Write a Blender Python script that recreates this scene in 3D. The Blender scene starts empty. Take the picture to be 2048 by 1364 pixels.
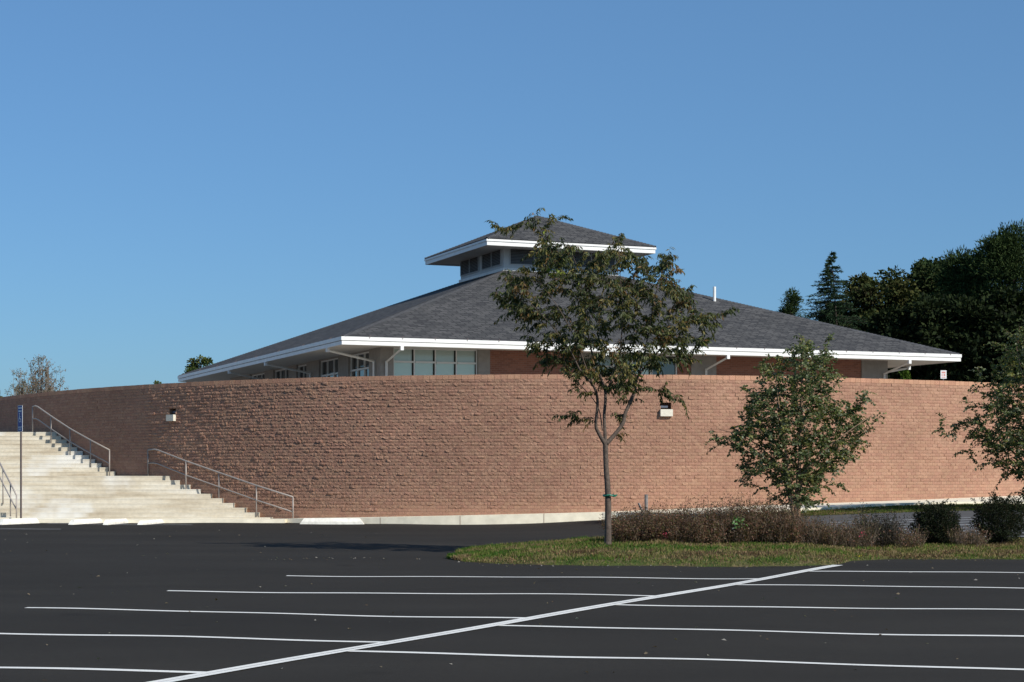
import bpy, math, random
import numpy as np
from mathutils import Vector

# ------------------------------------------------------------------ camera, sky, sun
SC = bpy.context.scene
F, HX, HY, EYE = 3600.0, 1024.0, 943.0, 1.587      # focal length and horizon in photo pixels, eye height
cam_d = bpy.data.cameras.new('camera'); cam = bpy.data.objects.new('camera', cam_d)
SC.collection.objects.link(cam)
cam.location = (0, 0, EYE); cam.rotation_euler = (math.radians(90), 0, 0)
cam_d.sensor_width = 36; cam_d.lens = F / 2048 * 36
cam_d.shift_y = (HY - 682) / 2048
cam_d.clip_end = 5000
SC.camera = cam
SUN_AZ, SUN_EL = 46, 34                             # azimuth from the camera side towards the right
a_, e_ = math.radians(SUN_AZ), math.radians(SUN_EL)
SUNV = Vector((math.sin(a_) * math.cos(e_), -math.cos(a_) * math.cos(e_), math.sin(e_)))
W = bpy.data.worlds.new('World'); SC.world = W; W.use_nodes = True
nt = W.node_tree; bg = nt.nodes['Background']
sky = nt.nodes.new('ShaderNodeTexSky'); sky.sky_type = 'NISHITA'; sky.sun_disc = False
sky.sun_elevation = e_; sky.sun_rotation = math.radians(180 - SUN_AZ)
sky.altitude = 0; sky.air_density = 1.0; sky.dust_density = 0.6; sky.ozone_density = 3.0
tint = nt.nodes.new('ShaderNodeMix'); tint.data_type = 'RGBA'; tint.blend_type = 'MULTIPLY'; tint.inputs[0].default_value = 1
tint.inputs[7].default_value = (.67, 1.02, 1.37, 1)
even = nt.nodes.new('ShaderNodeMix'); even.data_type = 'RGBA'; even.inputs[0].default_value = .32
even.inputs[7].default_value = (.190 / .075, .375 / .075, .610 / .075, 1)          # thin even veil over the clear sky
nt.links.new(sky.outputs[0], tint.inputs[6]); nt.links.new(tint.outputs[2], even.inputs[6]); nt.links.new(even.outputs[2], bg.inputs[0]); bg.inputs[1].default_value = 0.075
sl = bpy.data.lights.new('sun', 'SUN'); sl.energy = 5.0; sl.angle = math.radians(0.5); sl.color = (1, .95, .86)
so = bpy.data.objects.new('sun', sl); SC.collection.objects.link(so)
so.rotation_euler = SUNV.to_track_quat('Z', 'Y').to_euler(); so.location = (30, -20, 40)
SC.view_settings.view_transform = 'Standard'; SC.view_settings.look = 'None'
SC.view_settings.exposure = 0.0; SC.view_settings.gamma = 1

rng = np.random.default_rng(7); random.seed(7)

# ------------------------------------------------------------------ helpers
def link(o, parent=None):
    SC.collection.objects.link(o)
    if parent is not None: o.parent = parent
    return o
def tag(o, label=None, cat=None, group=None, kind=None):
    if label: o['label'] = label
    if cat: o['category'] = cat
    if group: o['group'] = group
    if kind: o['kind'] = kind
    return o
def empty(name, loc, rz=0.0):
    o = bpy.data.objects.new(name, None); o.location = loc; o.rotation_euler = (0, 0, rz)
    o.empty_display_size = .2
    return link(o)
def copy_tree(o, parent=None):
    c = o.copy(); SC.collection.objects.link(c); c.parent = parent
    for ch in list(o.children): copy_tree(ch, c)
    return c
def mesh_obj(name, verts, faces, mat, parent=None, uvs=None, cols=None, smooth=False, origin=None):
    me = bpy.data.meshes.new(name)
    if origin is not None:
        verts = np.asarray(verts, float) - np.asarray(origin, float)
    me.from_pydata([tuple(map(float, v)) for v in verts], [], faces)
    if uvs is not None:
        l = me.uv_layers.new(name='UVMap'); l.data.foreach_set('uv', np.asarray(uvs, 'f').ravel())
    if cols is not None:
        c = me.color_attributes.new('Col', 'FLOAT_COLOR', 'POINT')
        cc = np.ones((len(verts), 4), 'f'); cc[:, :3] = cols; c.data.foreach_set('color', cc.ravel())
    if smooth: me.polygons.foreach_set('use_smooth', [True] * len(me.polygons))
    if mat: me.materials.append(mat)
    me.update()
    o = bpy.data.objects.new(name, me)
    if origin is not None: o.location = origin
    return link(o, parent)
class MB:
    def __init__(s): s.v = []; s.f = []; s.uv = []
    def quad(s, pts, uv=None):
        n = len(s.v); s.v += [tuple(p) for p in pts]; s.f.append(tuple(range(n, n + len(pts))))
        s.uv += uv if uv else [(0, 0)] * len(pts)
        return s
    def box(s, x0, x1, y0, y1, z0, z1):
        P = lambda x, y, z: (x, y, z)
        def q(a, b, c, d, w, h): s.quad([a, b, c, d], [(a[0]+a[1], a[2]), (b[0]+b[1], b[2]), (c[0]+c[1], c[2]), (d[0]+d[1], d[2])])
        q(P(x0,y0,z0), P(x1,y0,z0), P(x1,y0,z1), P(x0,y0,z1), 0, 0)
        q(P(x1,y1,z0), P(x0,y1,z0), P(x0,y1,z1), P(x1,y1,z1), 0, 0)
        q(P(x1,y0,z0), P(x1,y1,z0), P(x1,y1,z1), P(x1,y0,z1), 0, 0)
        q(P(x0,y1,z0), P(x0,y0,z0), P(x0,y0,z1), P(x0,y1,z1), 0, 0)
        q(P(x0,y0,z1), P(x1,y0,z1), P(x1,y1,z1), P(x0,y1,z1), 0, 0)
        q(P(x0,y1,z0), P(x1,y1,z0), P(x1,y0,z0), P(x0,y0,z0), 0, 0)
        return s
    def tube(s, pts, rads, sides=6, caps=True):
        pts = [Vector(p) for p in pts]; n0 = len(s.v)
        if not hasattr(rads, '__len__'): rads = [rads] * len(pts)
        up = Vector((0, 0, 1)); prev = None
        for i, p in enumerate(pts):
            d = (pts[min(i+1, len(pts)-1)] - pts[max(i-1, 0)]).normalized()
            if prev is None: a = d.cross(up if abs(d.z) < .9 else Vector((1, 0, 0))).normalized()
            else: a = (prev - d * prev.dot(d)).normalized()
            prev = a; b = d.cross(a)
            for k in range(sides):
                t = 2 * math.pi * k / sides
                s.v.append(tuple(p + (a * math.cos(t) + b * math.sin(t)) * rads[i]))
        for i in range(len(pts) - 1):
            for k in range(sides):
                a0 = n0 + i * sides + k; a1 = n0 + i * sides + (k + 1) % sides
                s.f.append((a0, a1, a1 + sides, a0 + sides)); s.uv += [(0, 0)] * 4
        if caps:
            s.f.append(tuple(n0 + k for k in reversed(range(sides)))); s.uv += [(0, 0)] * sides
            e = n0 + (len(pts) - 1) * sides
            s.f.append(tuple(e + k for k in range(sides))); s.uv += [(0, 0)] * sides
        return s
    def build(s, name, mat, parent=None, smooth=False, origin=None, bevel=0):
        o = mesh_obj(name, s.v, s.f, mat, parent, uvs=s.uv, smooth=smooth, origin=origin)
        if bevel:
            m = o.modifiers.new('bevel', 'BEVEL'); m.width = bevel; m.segments = 2; m.limit_method = 'ANGLE'
        return o

# ------------------------------------------------------------------ materials
def mat(name, col=(.5, .5, .5), rough=.8, metal=0.0, spec=.5):
    m = bpy.data.materials.new(name); m.use_nodes = True
    b = m.node_tree.nodes['Principled BSDF']
    b.inputs['Base Color'].default_value = (*col, 1); b.inputs['Roughness'].default_value = rough
    b.inputs['Metallic'].default_value = metal; b.inputs['Specular IOR Level'].default_value = spec
    m['b'] = 1
    return m
class N:
    """small node-graph writer"""
    def __init__(s, m): s.t = m.node_tree; s.b = s.t.nodes['Principled BSDF']
    def new(s, typ, **kw):
        n = s.t.nodes.new(typ)
        for k, v in kw.items(): setattr(n, k, v)
        return n
    def inp(s, n, k, v):
        if hasattr(v, 'is_output'): s.t.links.new(v, n.inputs[k])
        else: n.inputs[k].default_value = v
    def coord(s, which='Object'): return s.new('ShaderNodeTexCoord').outputs[which]
    def pos(s): return s.new('ShaderNodeNewGeometry').outputs['Position']
    def mapping(s, v, scale=(1, 1, 1)):
        n = s.new('ShaderNodeMapping'); s.inp(n, 'Vector', v); n.inputs['Scale'].default_value = scale
        return n.outputs[0]
    def noise(s, v, scale, detail=4, rough=.55):
        n = s.new('ShaderNodeTexNoise'); s.inp(n, 'Vector', v); n.inputs['Scale'].default_value = scale
        n.inputs['Detail'].default_value = detail; n.inputs['Roughness'].default_value = rough
        return n.outputs['Fac']
    def ramp(s, f, stops):
        n = s.new('ShaderNodeValToRGB'); s.inp(n, 'Fac', f)
        e = n.color_ramp.elements
        while len(e) < len(stops): e.new(.5)
        for el, (p, c) in zip(e, stops):
            el.position = p; el.color = (*c, 1) if hasattr(c, '__len__') else (c, c, c, 1)
        return n.outputs['Color']
    def mix(s, f, a, b, mode='MIX'):
        n = s.new('ShaderNodeMix', data_type='RGBA', blend_type=mode)
        s.inp(n, 0, f); s.inp(n, 6, a); s.inp(n, 7, b)
        return n.outputs[2]
    def bump(s, h, strength=.3, dist=.01):
        n = s.new('ShaderNodeBump'); s.inp(n, 'Height', h); n.inputs['Strength'].default_value = strength
        n.inputs['Distance'].default_value = dist
        s.t.links.new(n.outputs[0], s.b.inputs['Normal'])
    def color(s, c): s.inp(s.b, 'Base Color', c)
def C4(*c): return (*c, 1)

def mottled(name, col, var=.15, scale=8, rough=.85, bump=0, bscale=60, spec=.3):
    m = mat(name, col, rough, spec=spec); n = N(m); p = n.pos()
    f = n.noise(p, scale, 5)
    lo = tuple(c * (1 - var) for c in col); hi = tuple(min(1, c * (1 + var)) for c in col)
    n.color(n.ramp(f, [(.3, lo), (.7, hi)]))
    if bump: n.bump(n.noise(p, bscale, 3), bump, .01)
    return m

# asphalt: dark, fine grained, faint stains and dusty patches
M_asph = mat('asphalt', (.045, .045, .046), .95, spec=.12); n = N(M_asph); p = n.pos()
f1 = n.noise(p, 130, 2, .7); f2 = n.noise(n.mapping(p, (.25, .6, 1)), .9, 6, .6); f3 = n.noise(p, 14, 3)
c = n.ramp(f2, [(.3, (.029, .0258, .0218)), (.55, (.0335, .030, .0255)), (.8, (.040, .036, .030))])
c = n.mix(1, c, n.ramp(f1, [(.33, .62), (.5, .98), (.66, 1.15), (.74, 2.1)]), 'MULTIPLY')
c = n.mix(1, c, n.ramp(f3, [(.3, .92), (.7, 1.06)]), 'MULTIPLY')
c = n.mix(1, c, n.ramp(n.noise(n.mapping(p, (.16, .8, 1)), .5, 3), [(.35, .90), (.5, 1), (.68, 1.10)]), 'MULTIPLY')
spot = n.ramp(n.noise(p, .8, 2, .4), [(.70, 1), (.76, .72)]); c = n.mix(1, c, spot, 'MULTIPLY')
n.color(c); n.bump(f1, .5, .006)
# painted lines: white paint worn through in specks
M_line = mat('line_paint', (.75, .75, .72), .7, spec=.3); n = N(M_line); p = n.pos()
c = n.ramp(n.noise(p, 45, 4, .7), [(.30, (.30, .29, .27)), (.40, (.74, .72, .67)), (.7, (.84, .82, .77))])
c = n.mix(n.ramp(n.noise(p, 2.2, 3), [(.5, 0), (.8, .3)]), c, C4(.36, .36, .35)); n.color(c)
M_faint = mottled('faded_line_paint', (.42, .42, .42), .3, 20)
# concrete
M_kerb = mottled('kerb_concrete', (.82, .75, .59), .12, 3, bump=.2)
def stair_mat():
    m = mat('stair_concrete', (.5, .45, .36), .9, spec=.2); n = N(m); p = n.pos()
    f = n.noise(n.mapping(p, (.5, .5, 5)), .9, 6, .65)
    c = n.ramp(f, [(.30, (.44, .37, .27)), (.5, (.58, .52, .41)), (.70, (.66, .62, .53))])
    c = n.mix(1, c, n.ramp(n.noise(p, 9, 4), [(.3, .9), (.7, 1.06)]), 'MULTIPLY')
    c = n.mix(n.ramp(n.noise(n.mapping(p, (1, .6, .5)), .55, 4), [(.52, 0), (.66, .75)]), c, C4(.70, .69, .65))
    n.color(c); n.bump(n.noise(p, 90, 3), .2, .005); return m
M_stair = stair_mat()
M_stop = mottled('white_painted_concrete', (.82, .79, .71), .16, 7)
# the ring wall's brick: colour comes from each brick's own tone
M_brick = mat('split_face_brick', (.4, .25, .2), .92, spec=.2); n = N(M_brick)
at = n.new('ShaderNodeAttribute', attribute_name='Col'); p = n.pos()
c = n.mix(1, at.outputs['Color'], n.ramp(n.noise(p, 55, 4, .7), [(.25, .72), (.5, 1), (.75, 1.22)]), 'MULTIPLY')
c = n.mix(1, c, n.ramp(n.noise(p, .5, 4), [(.3, .93), (.7, 1.06)]), 'MULTIPLY')
n.color(c); n.bump(n.noise(p, 45, 4, .7), .7, .03)
M_mortar = mottled('mortar', (.27, .16, .11), .2, 20)
# building brick panels with fine courses
M_bbrick = mat('building_brick', (.3, .13, .09), .9, spec=.2); n = N(M_bbrick)
uv = n.coord('UV'); br = n.new('ShaderNodeTexBrick'); n.inp(br, 'Vector', uv)
for k, v in (('Color1', C4(.33, .145, .10)), ('Color2', C4(.24, .105, .075)), ('Mortar', C4(.3, .2, .16)), ('Scale', 1.0), ('Mortar Size', .006), ('Brick Width', .22), ('Row Height', .075)):
    br.inputs[k].default_value = v
n.color(br.outputs['Color'])
# shingles
M_roof = mat('asphalt_shingles', (.1, .1, .11), .95, spec=.15); n = N(M_roof)
uv = n.coord('UV'); br = n.new('ShaderNodeTexBrick'); n.inp(br, 'Vector', uv)
for k, v in (('Color1', C4(.050, .050, .052)), ('Color2', C4(.108, .105, .103)), ('Mortar', C4(.022, .022, .024)), ('Scale', 1.0), ('Mortar Size', .018), ('Mortar Smooth', .3), ('Bias', .0), ('Brick Width', .34), ('Row Height', .16)):
    br.inputs[k].default_value = v
br.offset = .37; br.offset_frequency = 3
c = n.mix(1, br.outputs['Color'], n.ramp(n.noise(n.mapping(uv, (1, 1, 1)), .35, 5), [(.3, .94), (.7, 1.06)]), 'MULTIPLY')
c = n.mix(1, c, n.ramp(n.noise(uv, 30, 3), [(.3, .8), (.7, 1.2)]), 'MULTIPLY')
n.color(c); n.bump(br.outputs['Fac'], .6, -.012)
M_white = mottled('white_painted_metal', (.74, .74, .72), .07, 3, rough=.5, spec=.4)
M_soffit = mottled('soffit_panel', (.62, .60, .56), .05, 2)
M_pil = mottled('grey_stucco', (.30, .28, .26), .1, 5)
M_frame = mat('window_frame', (.72, .73, .72), .5)
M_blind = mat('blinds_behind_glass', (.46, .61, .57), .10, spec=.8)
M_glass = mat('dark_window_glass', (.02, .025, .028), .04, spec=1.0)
M_blind_mid = mat('eave_shaded_blinds', (.40, .50, .47), .12, spec=.8)  # top panes: shadow under the eave put into the blind colour
M_blind_dark = mat('shaded_blinds', (.20, .26, .25), .12, spec=.8)  # deeper eave shade in the colour, top panes of the second window
M_louv = mottled('louver_slats', (.20, .20, .205), .1, 3)
M_dark = mat('dark_interior_and_shade', (.012, .012, .012), .9)
M_cup = mottled('cupola_panel', (.55, .56, .56), .06, 3)
M_steel = mat('handrail_steel', (.34, .30, .27), .5, metal=.1)
M_pole = mat('brown_sign_pole', (.09, .065, .06), .6)
M_blue = mat('blue_sign_face', (.03, .05, .28), .45)
M_signw = mat('white_sign_paint', (.8, .8, .8), .5)
M_red = mat('red_sign_print', (.62, .28, .25), .5)
M_bark = mottled('grey_brown_bark', (.095, .072, .058), .35, 18, bump=.8, bscale=50)
M_bark2 = mottled('birch_bark', (.26, .17, .11), .35, 18, bump=.5, bscale=50)
M_barkd = mottled('dark_bark', (.05, .04, .035), .3, 5)
M_stake = mottled('weathered_stake', (.22, .20, .19), .3, 25)
M_tie = mat('green_plastic_tie', (.02, .16, .10), .5)
def leaf_mat(name, trans=.25, rough=.55, spec=.35):
    m = mat(name, (.05, .08, .03), rough, spec=spec); n = N(m)
    at = n.new('ShaderNodeAttribute', attribute_name='Col')
    n.color(at.outputs['Color'])
    tr = n.new('ShaderNodeBsdfTranslucent'); n.inp(tr, 'Color', n.mix(1, at.outputs['Color'], C4(1.3, 1.45, .6), 'MULTIPLY'))
    mx = n.new('ShaderNodeMixShader'); mx.inputs[0].default_value = trans
    out = m.node_tree.nodes['Material Output']
    m.node_tree.links.new(n.b.outputs[0], mx.inputs[1]); m.node_tree.links.new(tr.outputs[0], mx.inputs[2])
    m.node_tree.links.new(mx.outputs[0], out.inputs['Surface'])
    return m
M_leaf = leaf_mat('leaves', .32); M_leaff = leaf_mat('far_leaves', .1, .9, .1); M_grass = leaf_mat('grass_blades', .25, .8, .1)
M_soil = mat('turf_soil', (.08, .07, .035), .95, spec=.1); n = N(M_soil); p = n.pos()
c = n.ramp(n.noise(p, 2.2, 6, .65), [(.3, (.05, .075, .02)), (.48, (.085, .10, .03)), (.62, (.15, .115, .06)), (.75, (.12, .085, .05))])
n.color(c); n.bump(n.noise(p, 40, 4), .8, .03)
M_upper = mottled('terrace_paving', (.30, .26, .21), .2, 1); M_bank = mottled('bank_turf', (.07, .09, .03), .4, 1)

# ------------------------------------------------------------------ terrain
def sstep(t): t = np.clip(t, 0, 1); return t * t * (3 - 2 * t)
KY = np.array([0, 31, 34, 37.5, 41, 46.5, 50, 55, 62, 90]); KZ = np.array([0, 0, .09, .25, .41, .55, .60, .60, .60, .7])
def g(x, y):
    x = np.asarray(x, float); y = np.asarray(y, float)
    b = np.maximum(-.62 + .02 * y, -1.2); base = .5 * (b - np.sqrt(b * b + .0003)) + .0087
    side = sstep((x + 2) / 15) * np.interp(y, KY, KZ)
    near = np.clip((70 - y) / 20, 0, 1)
    und = .006 * np.sin(x * 1.15 + 1.3 * np.sin(y * .31)) + .005 * np.sin(x * .47 + y * .8) + .004 * np.sin(x * 2.1 - y * .55 + 1)
    return base + side + und * near
def at_ground(px, py, lift=0.0):
    """where the line of sight of a photo pixel meets the ground"""
    lo, hi = 5.0, 75.0; tx = (px - HX) / F; tz = (HY - py) / F
    fn = lambda Y: EYE + tz * Y - float(g(tx * Y, Y)) - lift
    Y = lo
    while Y < hi and fn(Y) > 0: Y += .25
    lo = Y - .25; hi = Y
    for _ in range(30):
        m_ = .5 * (lo + hi)
        if fn(m_) > 0: lo = m_
        else: hi = m_
    return tx * lo, lo
def at(px, py, Y): return ((px - HX) / F * Y, Y, EYE + (HY - py) / F * Y)

xs = np.concatenate([[-1500, -700, -300, -150, -80, -50, -35, -28], np.arange(-24, 24.01, .4), [28, 35, 50, 80, 150, 300, 700, 1500]])
ys = np.concatenate([[-300, -100, -40, -15, 0, 6], np.arange(9, 66.01, .4), [70, 76, 90, 120, 200, 400, 800, 1500]])
XX, YY = np.meshgrid(xs, ys); ZZ = g(XX, YY)
V = np.c_[XX.ravel(), YY.ravel(), ZZ.ravel()]; nx = len(xs)
Fc = [(j*nx+i, j*nx+i+1, (j+1)*nx+i+1, (j+1)*nx+i) for j in range(len(ys)-1) for i in range(nx-1)]
tag(mesh_obj('ground', V, Fc, M_asph, smooth=True), kind='structure')

# ------------------------------------------------------------------ painted lines
def ground_strip(name, pts, width, mat_, lift=.006, step=.25):
    """a painted band along a ground polyline"""
    P = [np.array(p, float) for p in pts]; L = []; 
    for a, b in zip(P[:-1], P[1:]):
        k = max(1, int(np.linalg.norm(b - a) / step)); L += [a + (b - a) * i / k for i in range(k)]
    L.append(P[-1]); L = np.array(L)
    d = np.gradient(L, axis=0); d /= np.linalg.norm(d, axis=1)[:, None]; nrm = np.c_[-d[:, 1], d[:, 0]]
    w = width * (.5 + .02 * np.sin(np.arange(len(L)) * .3) + .012 * np.sin(np.arange(len(L)) * .83))[:, None]
    A = L + nrm * w; B = L - nrm * w
    V = np.r_[np.c_[A, g(A[:, 0], A[:, 1]) + lift], np.c_[B, g(B[:, 0], B[:, 1]) + lift]]; k = len(L)
    return tag(mesh_obj(name, V, [(i + k, i + 1 + k, i + 1, i) for i in range(k - 1)], mat_), kind='structure')
def extend(p, q, l0, l1):
    p = np.array(p); q = np.array(q); d = (q - p) / np.linalg.norm(q - p)
    return p - d * l0, q + d * l1
left = [((573,1152),(1530,1158),0), ((335,1182),(1335,1193),0), ((52,1216),(1110,1238),0), ((0,1268),(815,1286),3), ((0,1336),(445,1347),5)]
right = [((1625,1143),(2048,1146),8), ((1455,1170),(2048,1177),8), ((1268,1211),(2048,1220),6), ((1022,1252),(2048,1273),4), ((708,1303),(2048,1340),3)]
p0 = np.array(at_ground(330, 1364)); p1 = np.array(at_ground(1010, 1247)); p2 = np.array(at_ground(1676, 1131))
d = (p1 - p0) / np.linalg.norm(p1 - p0); d2 = (p2 - p0) / np.linalg.norm(p2 - p0); nn = np.array([-d2[1], d2[0]])
def meet(p, q):
    """where the line p-q crosses the centre line"""
    best = None
    for u, v in ((p0 - d * 6, p1), (p1, p2 + d2 * 2)):
        A = np.array([q - p, u - v]).T; t, w = np.linalg.solve(A, u - p)
        if -.02 <= w <= 1.02: best = p + (q - p) * t
    return best
for a, b, e in left:
    p, q = extend(at_ground(*a), at_ground(*b), e, 0); m_ = meet(p, q); ground_strip('parking_line', [p, q if m_ is None else m_], .112, M_line, .006)
for a, b, e in right:
    p, q = extend(at_ground(*a), at_ground(*b), 0, e); m_ = meet(p, q); ground_strip('parking_line', [p if m_ is None else m_, q], .112, M_line, .006)
for s_ in (-1, 1):
    ground_strip('centre_line', [p0 - d * 6 + nn * .050 * s_, p1 + nn * .050 * s_, p2 + nn * .050 * s_], .088, M_line, .010)
ground_strip('far_parking_line', [at_ground(-60, 1058.5), at_ground(122, 1058.5)], .14, M_faint)
ground_strip('far_parking_line', [at_ground(95, 1047.5), at_ground(385, 1050)], .12, M_faint)
ground_strip('far_parking_line', [at_ground(905, 1046.5), at_ground(1090, 1044.2)], .10, M_line)
xs2 = np.arange(4.6, 30, .6); M_fdrive = mottled('worn_asphalt', (.085, .083, .082), .12, 3); V = []
for x in xs2:
    for y in (38.6, 40.5, 42.5, 44.5, 47.6): V.append((x, y, float(g(x, y)) + .012))
tag(mesh_obj('far_drive', V, [(i*5+j, (i+1)*5+j, (i+1)*5+j+1, i*5+j+1) for i in range(len(xs2)-1) for j in range(4)], M_fdrive, smooth=True), kind='structure')
for k in range(8):
    Y0 = 37.2 + k * .85
    ground_strip('far_lot_line', [(6.0 + k * .15, Y0), (26, Y0 + .6)], .12, M_faint, .018)

# ------------------------------------------------------------------ the ring wall
CF = [2.07938782e-02, -2.81434885e-01, 3.00802123e+00, -9.56123765e-01, 5.41504954e+01]
ZT = EYE + 2.92                                    # wall top
pts = []
xs_ = np.arange(-20.2, 17.1, .02); yc = np.polyval(CF, xs_ / 10)
core = np.c_[xs_, yc]
def arc_ext(p, ang, curv, n_, st, sgn):
    out = []; x, y = p
    for i in range(n_):
        x += math.cos(ang) * st * sgn; y += math.sin(ang) * st * sgn; ang += curv * st * sgn; out.append((x, y))
    return out
aL = math.atan(np.polyval(np.polyder(CF), -2.02) / 10); aR = math.atan(np.polyval(np.polyder(CF), 1.709) / 10)
ext_l = arc_ext(core[0], aL, .045, 500, .03, -1)[::-1]; ext_r = arc_ext(core[-1], aR, .042, 900, .03, 1)
WC = np.array(list(ext_l) + list(map(tuple, core)) + list(ext_r))
SEG = np.r_[0, np.cumsum(np.linalg.norm(np.diff(WC, axis=0), axis=1))]; WLEN = SEG[-1]
def wall_at(s, off=0.0):
    """point on the wall face at arc length s, moved outwards (to the camera side) by off"""
    s = np.asarray(s, float)
    x = np.interp(s, SEG, WC[:, 0]); y = np.interp(s, SEG, WC[:, 1])
    x2 = np.interp(s + .05, SEG, WC[:, 0]); y2 = np.interp(s + .05, SEG, WC[:, 1])
    x1 = np.interp(s - .05, SEG, WC[:, 0]); y1 = np.interp(s - .05, SEG, WC[:, 1])
    tx, ty = x2 - x1, y2 - y1; l = np.hypot(tx, ty); tx, ty = tx / l, ty / l
    return x + ty * off, y - tx * off
def s_of_px(px): 
    r = (px - HX) / F; return float(SEG[np.argmin(np.where((SEG > 3) & (SEG < WLEN - 3), np.abs(WC[:, 0] / WC[:, 1] - r), 9))])
def base_z(x):  # where the wall meets the pavement
    return np.interp(x, [-30, -12, -6.6, 2.6, 7.3, 17, 30], [.1, .1, .12, .36, .53, .78, .9])
CH, BW, ZC = .10, .20, ZT - .14
N1 = (s_of_px(1331.5), .17); N2 = (s_of_px(345), .17)                   # the two recessed wall lights
rows = int((ZC + .1) / CH) + 1
wv, wf, wc = [], [], []; cv, cf = [], []
def in_niche(sa, sb, z0, z1):
    for sc, hw in (N1, N2):
        if sb > sc - hw + .01 and sa < sc + hw - .01 and z0 > ZC - .905 and z1 < ZC - .69: return (sc - hw, sc + hw)
    return None
tones = np.array([(.415, .238, .163), (.405, .228, .156), (.43, .252, .173), (.40, .221, .155), (.42, .247, .166), (.39, .215, .150)])
def add_brick(s0, s1, z0, z1, rough, col):
    U = np.array([0, .34, .67, 1.0]); Zf = np.array([0, .5, 1.0])
    j = .0025
    a, b = s0 + j, s1 - j
    set_ = rng.uniform(0, .012) * rough + (rng.random() < .07) * .018 * rough
    us = a + (b - a) * U + np.r_[0, rng.uniform(-.02, .02, 2), 0]
    zs = z0 + .0025 + (z1 - z0 - .005) * Zf
    off = rng.uniform(0, .009, (3, 4)) * max(rough, .25) + set_
    off[1] += rng.uniform(.004, .034, 4) * rough; off[0, 1:3] += rng.uniform(0, .018, 2) * rough; off[2, 1:3] += rng.uniform(0, .018, 2) * rough
    n0 = len(wv)
    for r in range(3):
        for q in range(4):
            zz = zs[r] + (rng.uniform(-.012, .012) * rough if r == 1 else 0)
            x, y = wall_at(us[q], off[r, q]); wv.append((float(x), float(y), zz)); wc.append(col)
    for (u_, z_) in ((us[0], zs[0]), (us[3], zs[0]), (us[3], zs[2]), (us[0], zs[2])):
        x, y = wall_at(u_, -.013); wv.append((float(x), float(y), z_)); wc.append(col)
    for r in range(2):
        for q in range(3):
            i = n0 + r * 4 + q
            if rng.random() < .5: wf.extend([(i, i+1, i+5), (i, i+5, i+4)])
            else: wf.extend([(i, i+1, i+4), (i+1, i+5, i+4)])
    B = n0 + 12
    wf.append((n0, B, B+1, n0+3, n0+2, n0+1)); wf.append((n0+8, n0+9, n0+10, n0+11, B+2, B+3))
    wf.append((n0, n0+4, n0+8, B+3, B)); wf.append((n0+3, B+1, B+2, n0+11, n0+7))
S0b, S1b = 8.0, WLEN - 17.0                        # individual bricks over all the wall the photo can see
nb = int((S1b - S0b) / BW)
for r in range(rows):
    z1 = ZC - r * CH; z0 = z1 - CH
    sh = (r % 2) * BW * .5
    for k in range(nb):
        sa = S0b + k * BW + sh; sb = sa + BW
        xm = float(np.interp((sa + sb) / 2, SEG, WC[:, 0])); bz = float(base_z(xm))
        if z1 < bz - .05: continue
        # the lowest courses are smooth faced; the band rises along the stairs
        if xm < -7.4: lim = np.interp(xm, [-16.5, -12.5, -11.4, -7.4], [3.4, 1.9, 1.75, .45])
        else: lim = bz + .28 + .25 * sstep((xm - 2) / 15) + (.08 if (k // 9) % 2 else 0)
        rough = .12 if z1 < lim else 1.0
        if rough > .5: rough *= rng.choice([.55, .8, 1.0, 1.3], p=[.2, .3, .35, .15])
        if xm < -12.2 and rough > .2: rough = .35
        if rough > .5: rough *= float(np.interp(xm, [-6, 2, 8], [.78, .66, .5]))
        nch = in_niche(sa, sb, z0, z1)
        spans = [(sa, sb)]
        if nch:
            spans = []
            if sa < nch[0] - .02: spans.append((sa, nch[0]))
            if sb > nch[1] + .02: spans.append((nch[1], sb))
        col = tones[rng.integers(len(tones))] * rng.uniform(.93, 1.07) * (1.05 if rough < .2 else 1) * .86 * (1 + .05 * math.sin(sa * .9 + r * .13) * math.sin(r * .21 + 1))
        for (p_, q_) in spans: add_brick(p_, q_, z0, z1, rough, col)
wall = empty('brick_wall', (1.5, 54.4, 0))
tag(wall, 'long curved retaining wall of rough split-face reddish brown brick around the building', 'wall')
def ch(o, root): o.parent = root; o.matrix_parent_inverse = root.matrix_basis.inverted(); return o
bpy.context.view_layer.update()
def adopt(o, root):
    bpy.context.view_layer.update(); o.parent = root; o.matrix_parent_inverse = root.matrix_world.inverted(); return o
adopt(mesh_obj('brickwork', wv, wf, M_brick, cols=np.array(wc)), wall)
# coping course, upright bricks
wv, wf, wc = [], [], []
k = 0; s = 1.0
while s < WLEN - 1:
    w_ = .2 if rng.random() > .2 else .3
    col = tones[rng.integers(len(tones))] * rng.uniform(.95, 1.12) * np.array([1.08, 1.05, 1.0])
    xa, ya = wall_at([s + .004, s + w_ - .004], .012 + rng.uniform(0, .006)); xb, yb = wall_at([s + .004, s + w_ - .004], -.30)
    h0, h1 = ZC + .004, ZT + rng.uniform(-.004, .004); n0 = len(wv)
    for (x_, y_) in ((xa[0], ya[0]), (xa[1], ya[1]), (xb[1], yb[1]), (xb[0], yb[0])):
        wv += [(x_, y_, h0), (x_, y_, h1)]; wc += [col, col]
    for i in range(4):
        j = (i + 1) % 4; wf.append((n0 + 2*i, n0 + 2*j, n0 + 2*j + 1, n0 + 2*i + 1))
    wf.append((n0+1, n0+3, n0+5, n0+7)); wf.append((n0+6, n0+4, n0+2, n0))
    s += w_
adopt(mesh_obj('coping', wv, wf, M_brick, cols=np.array(wc)), wall)
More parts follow.
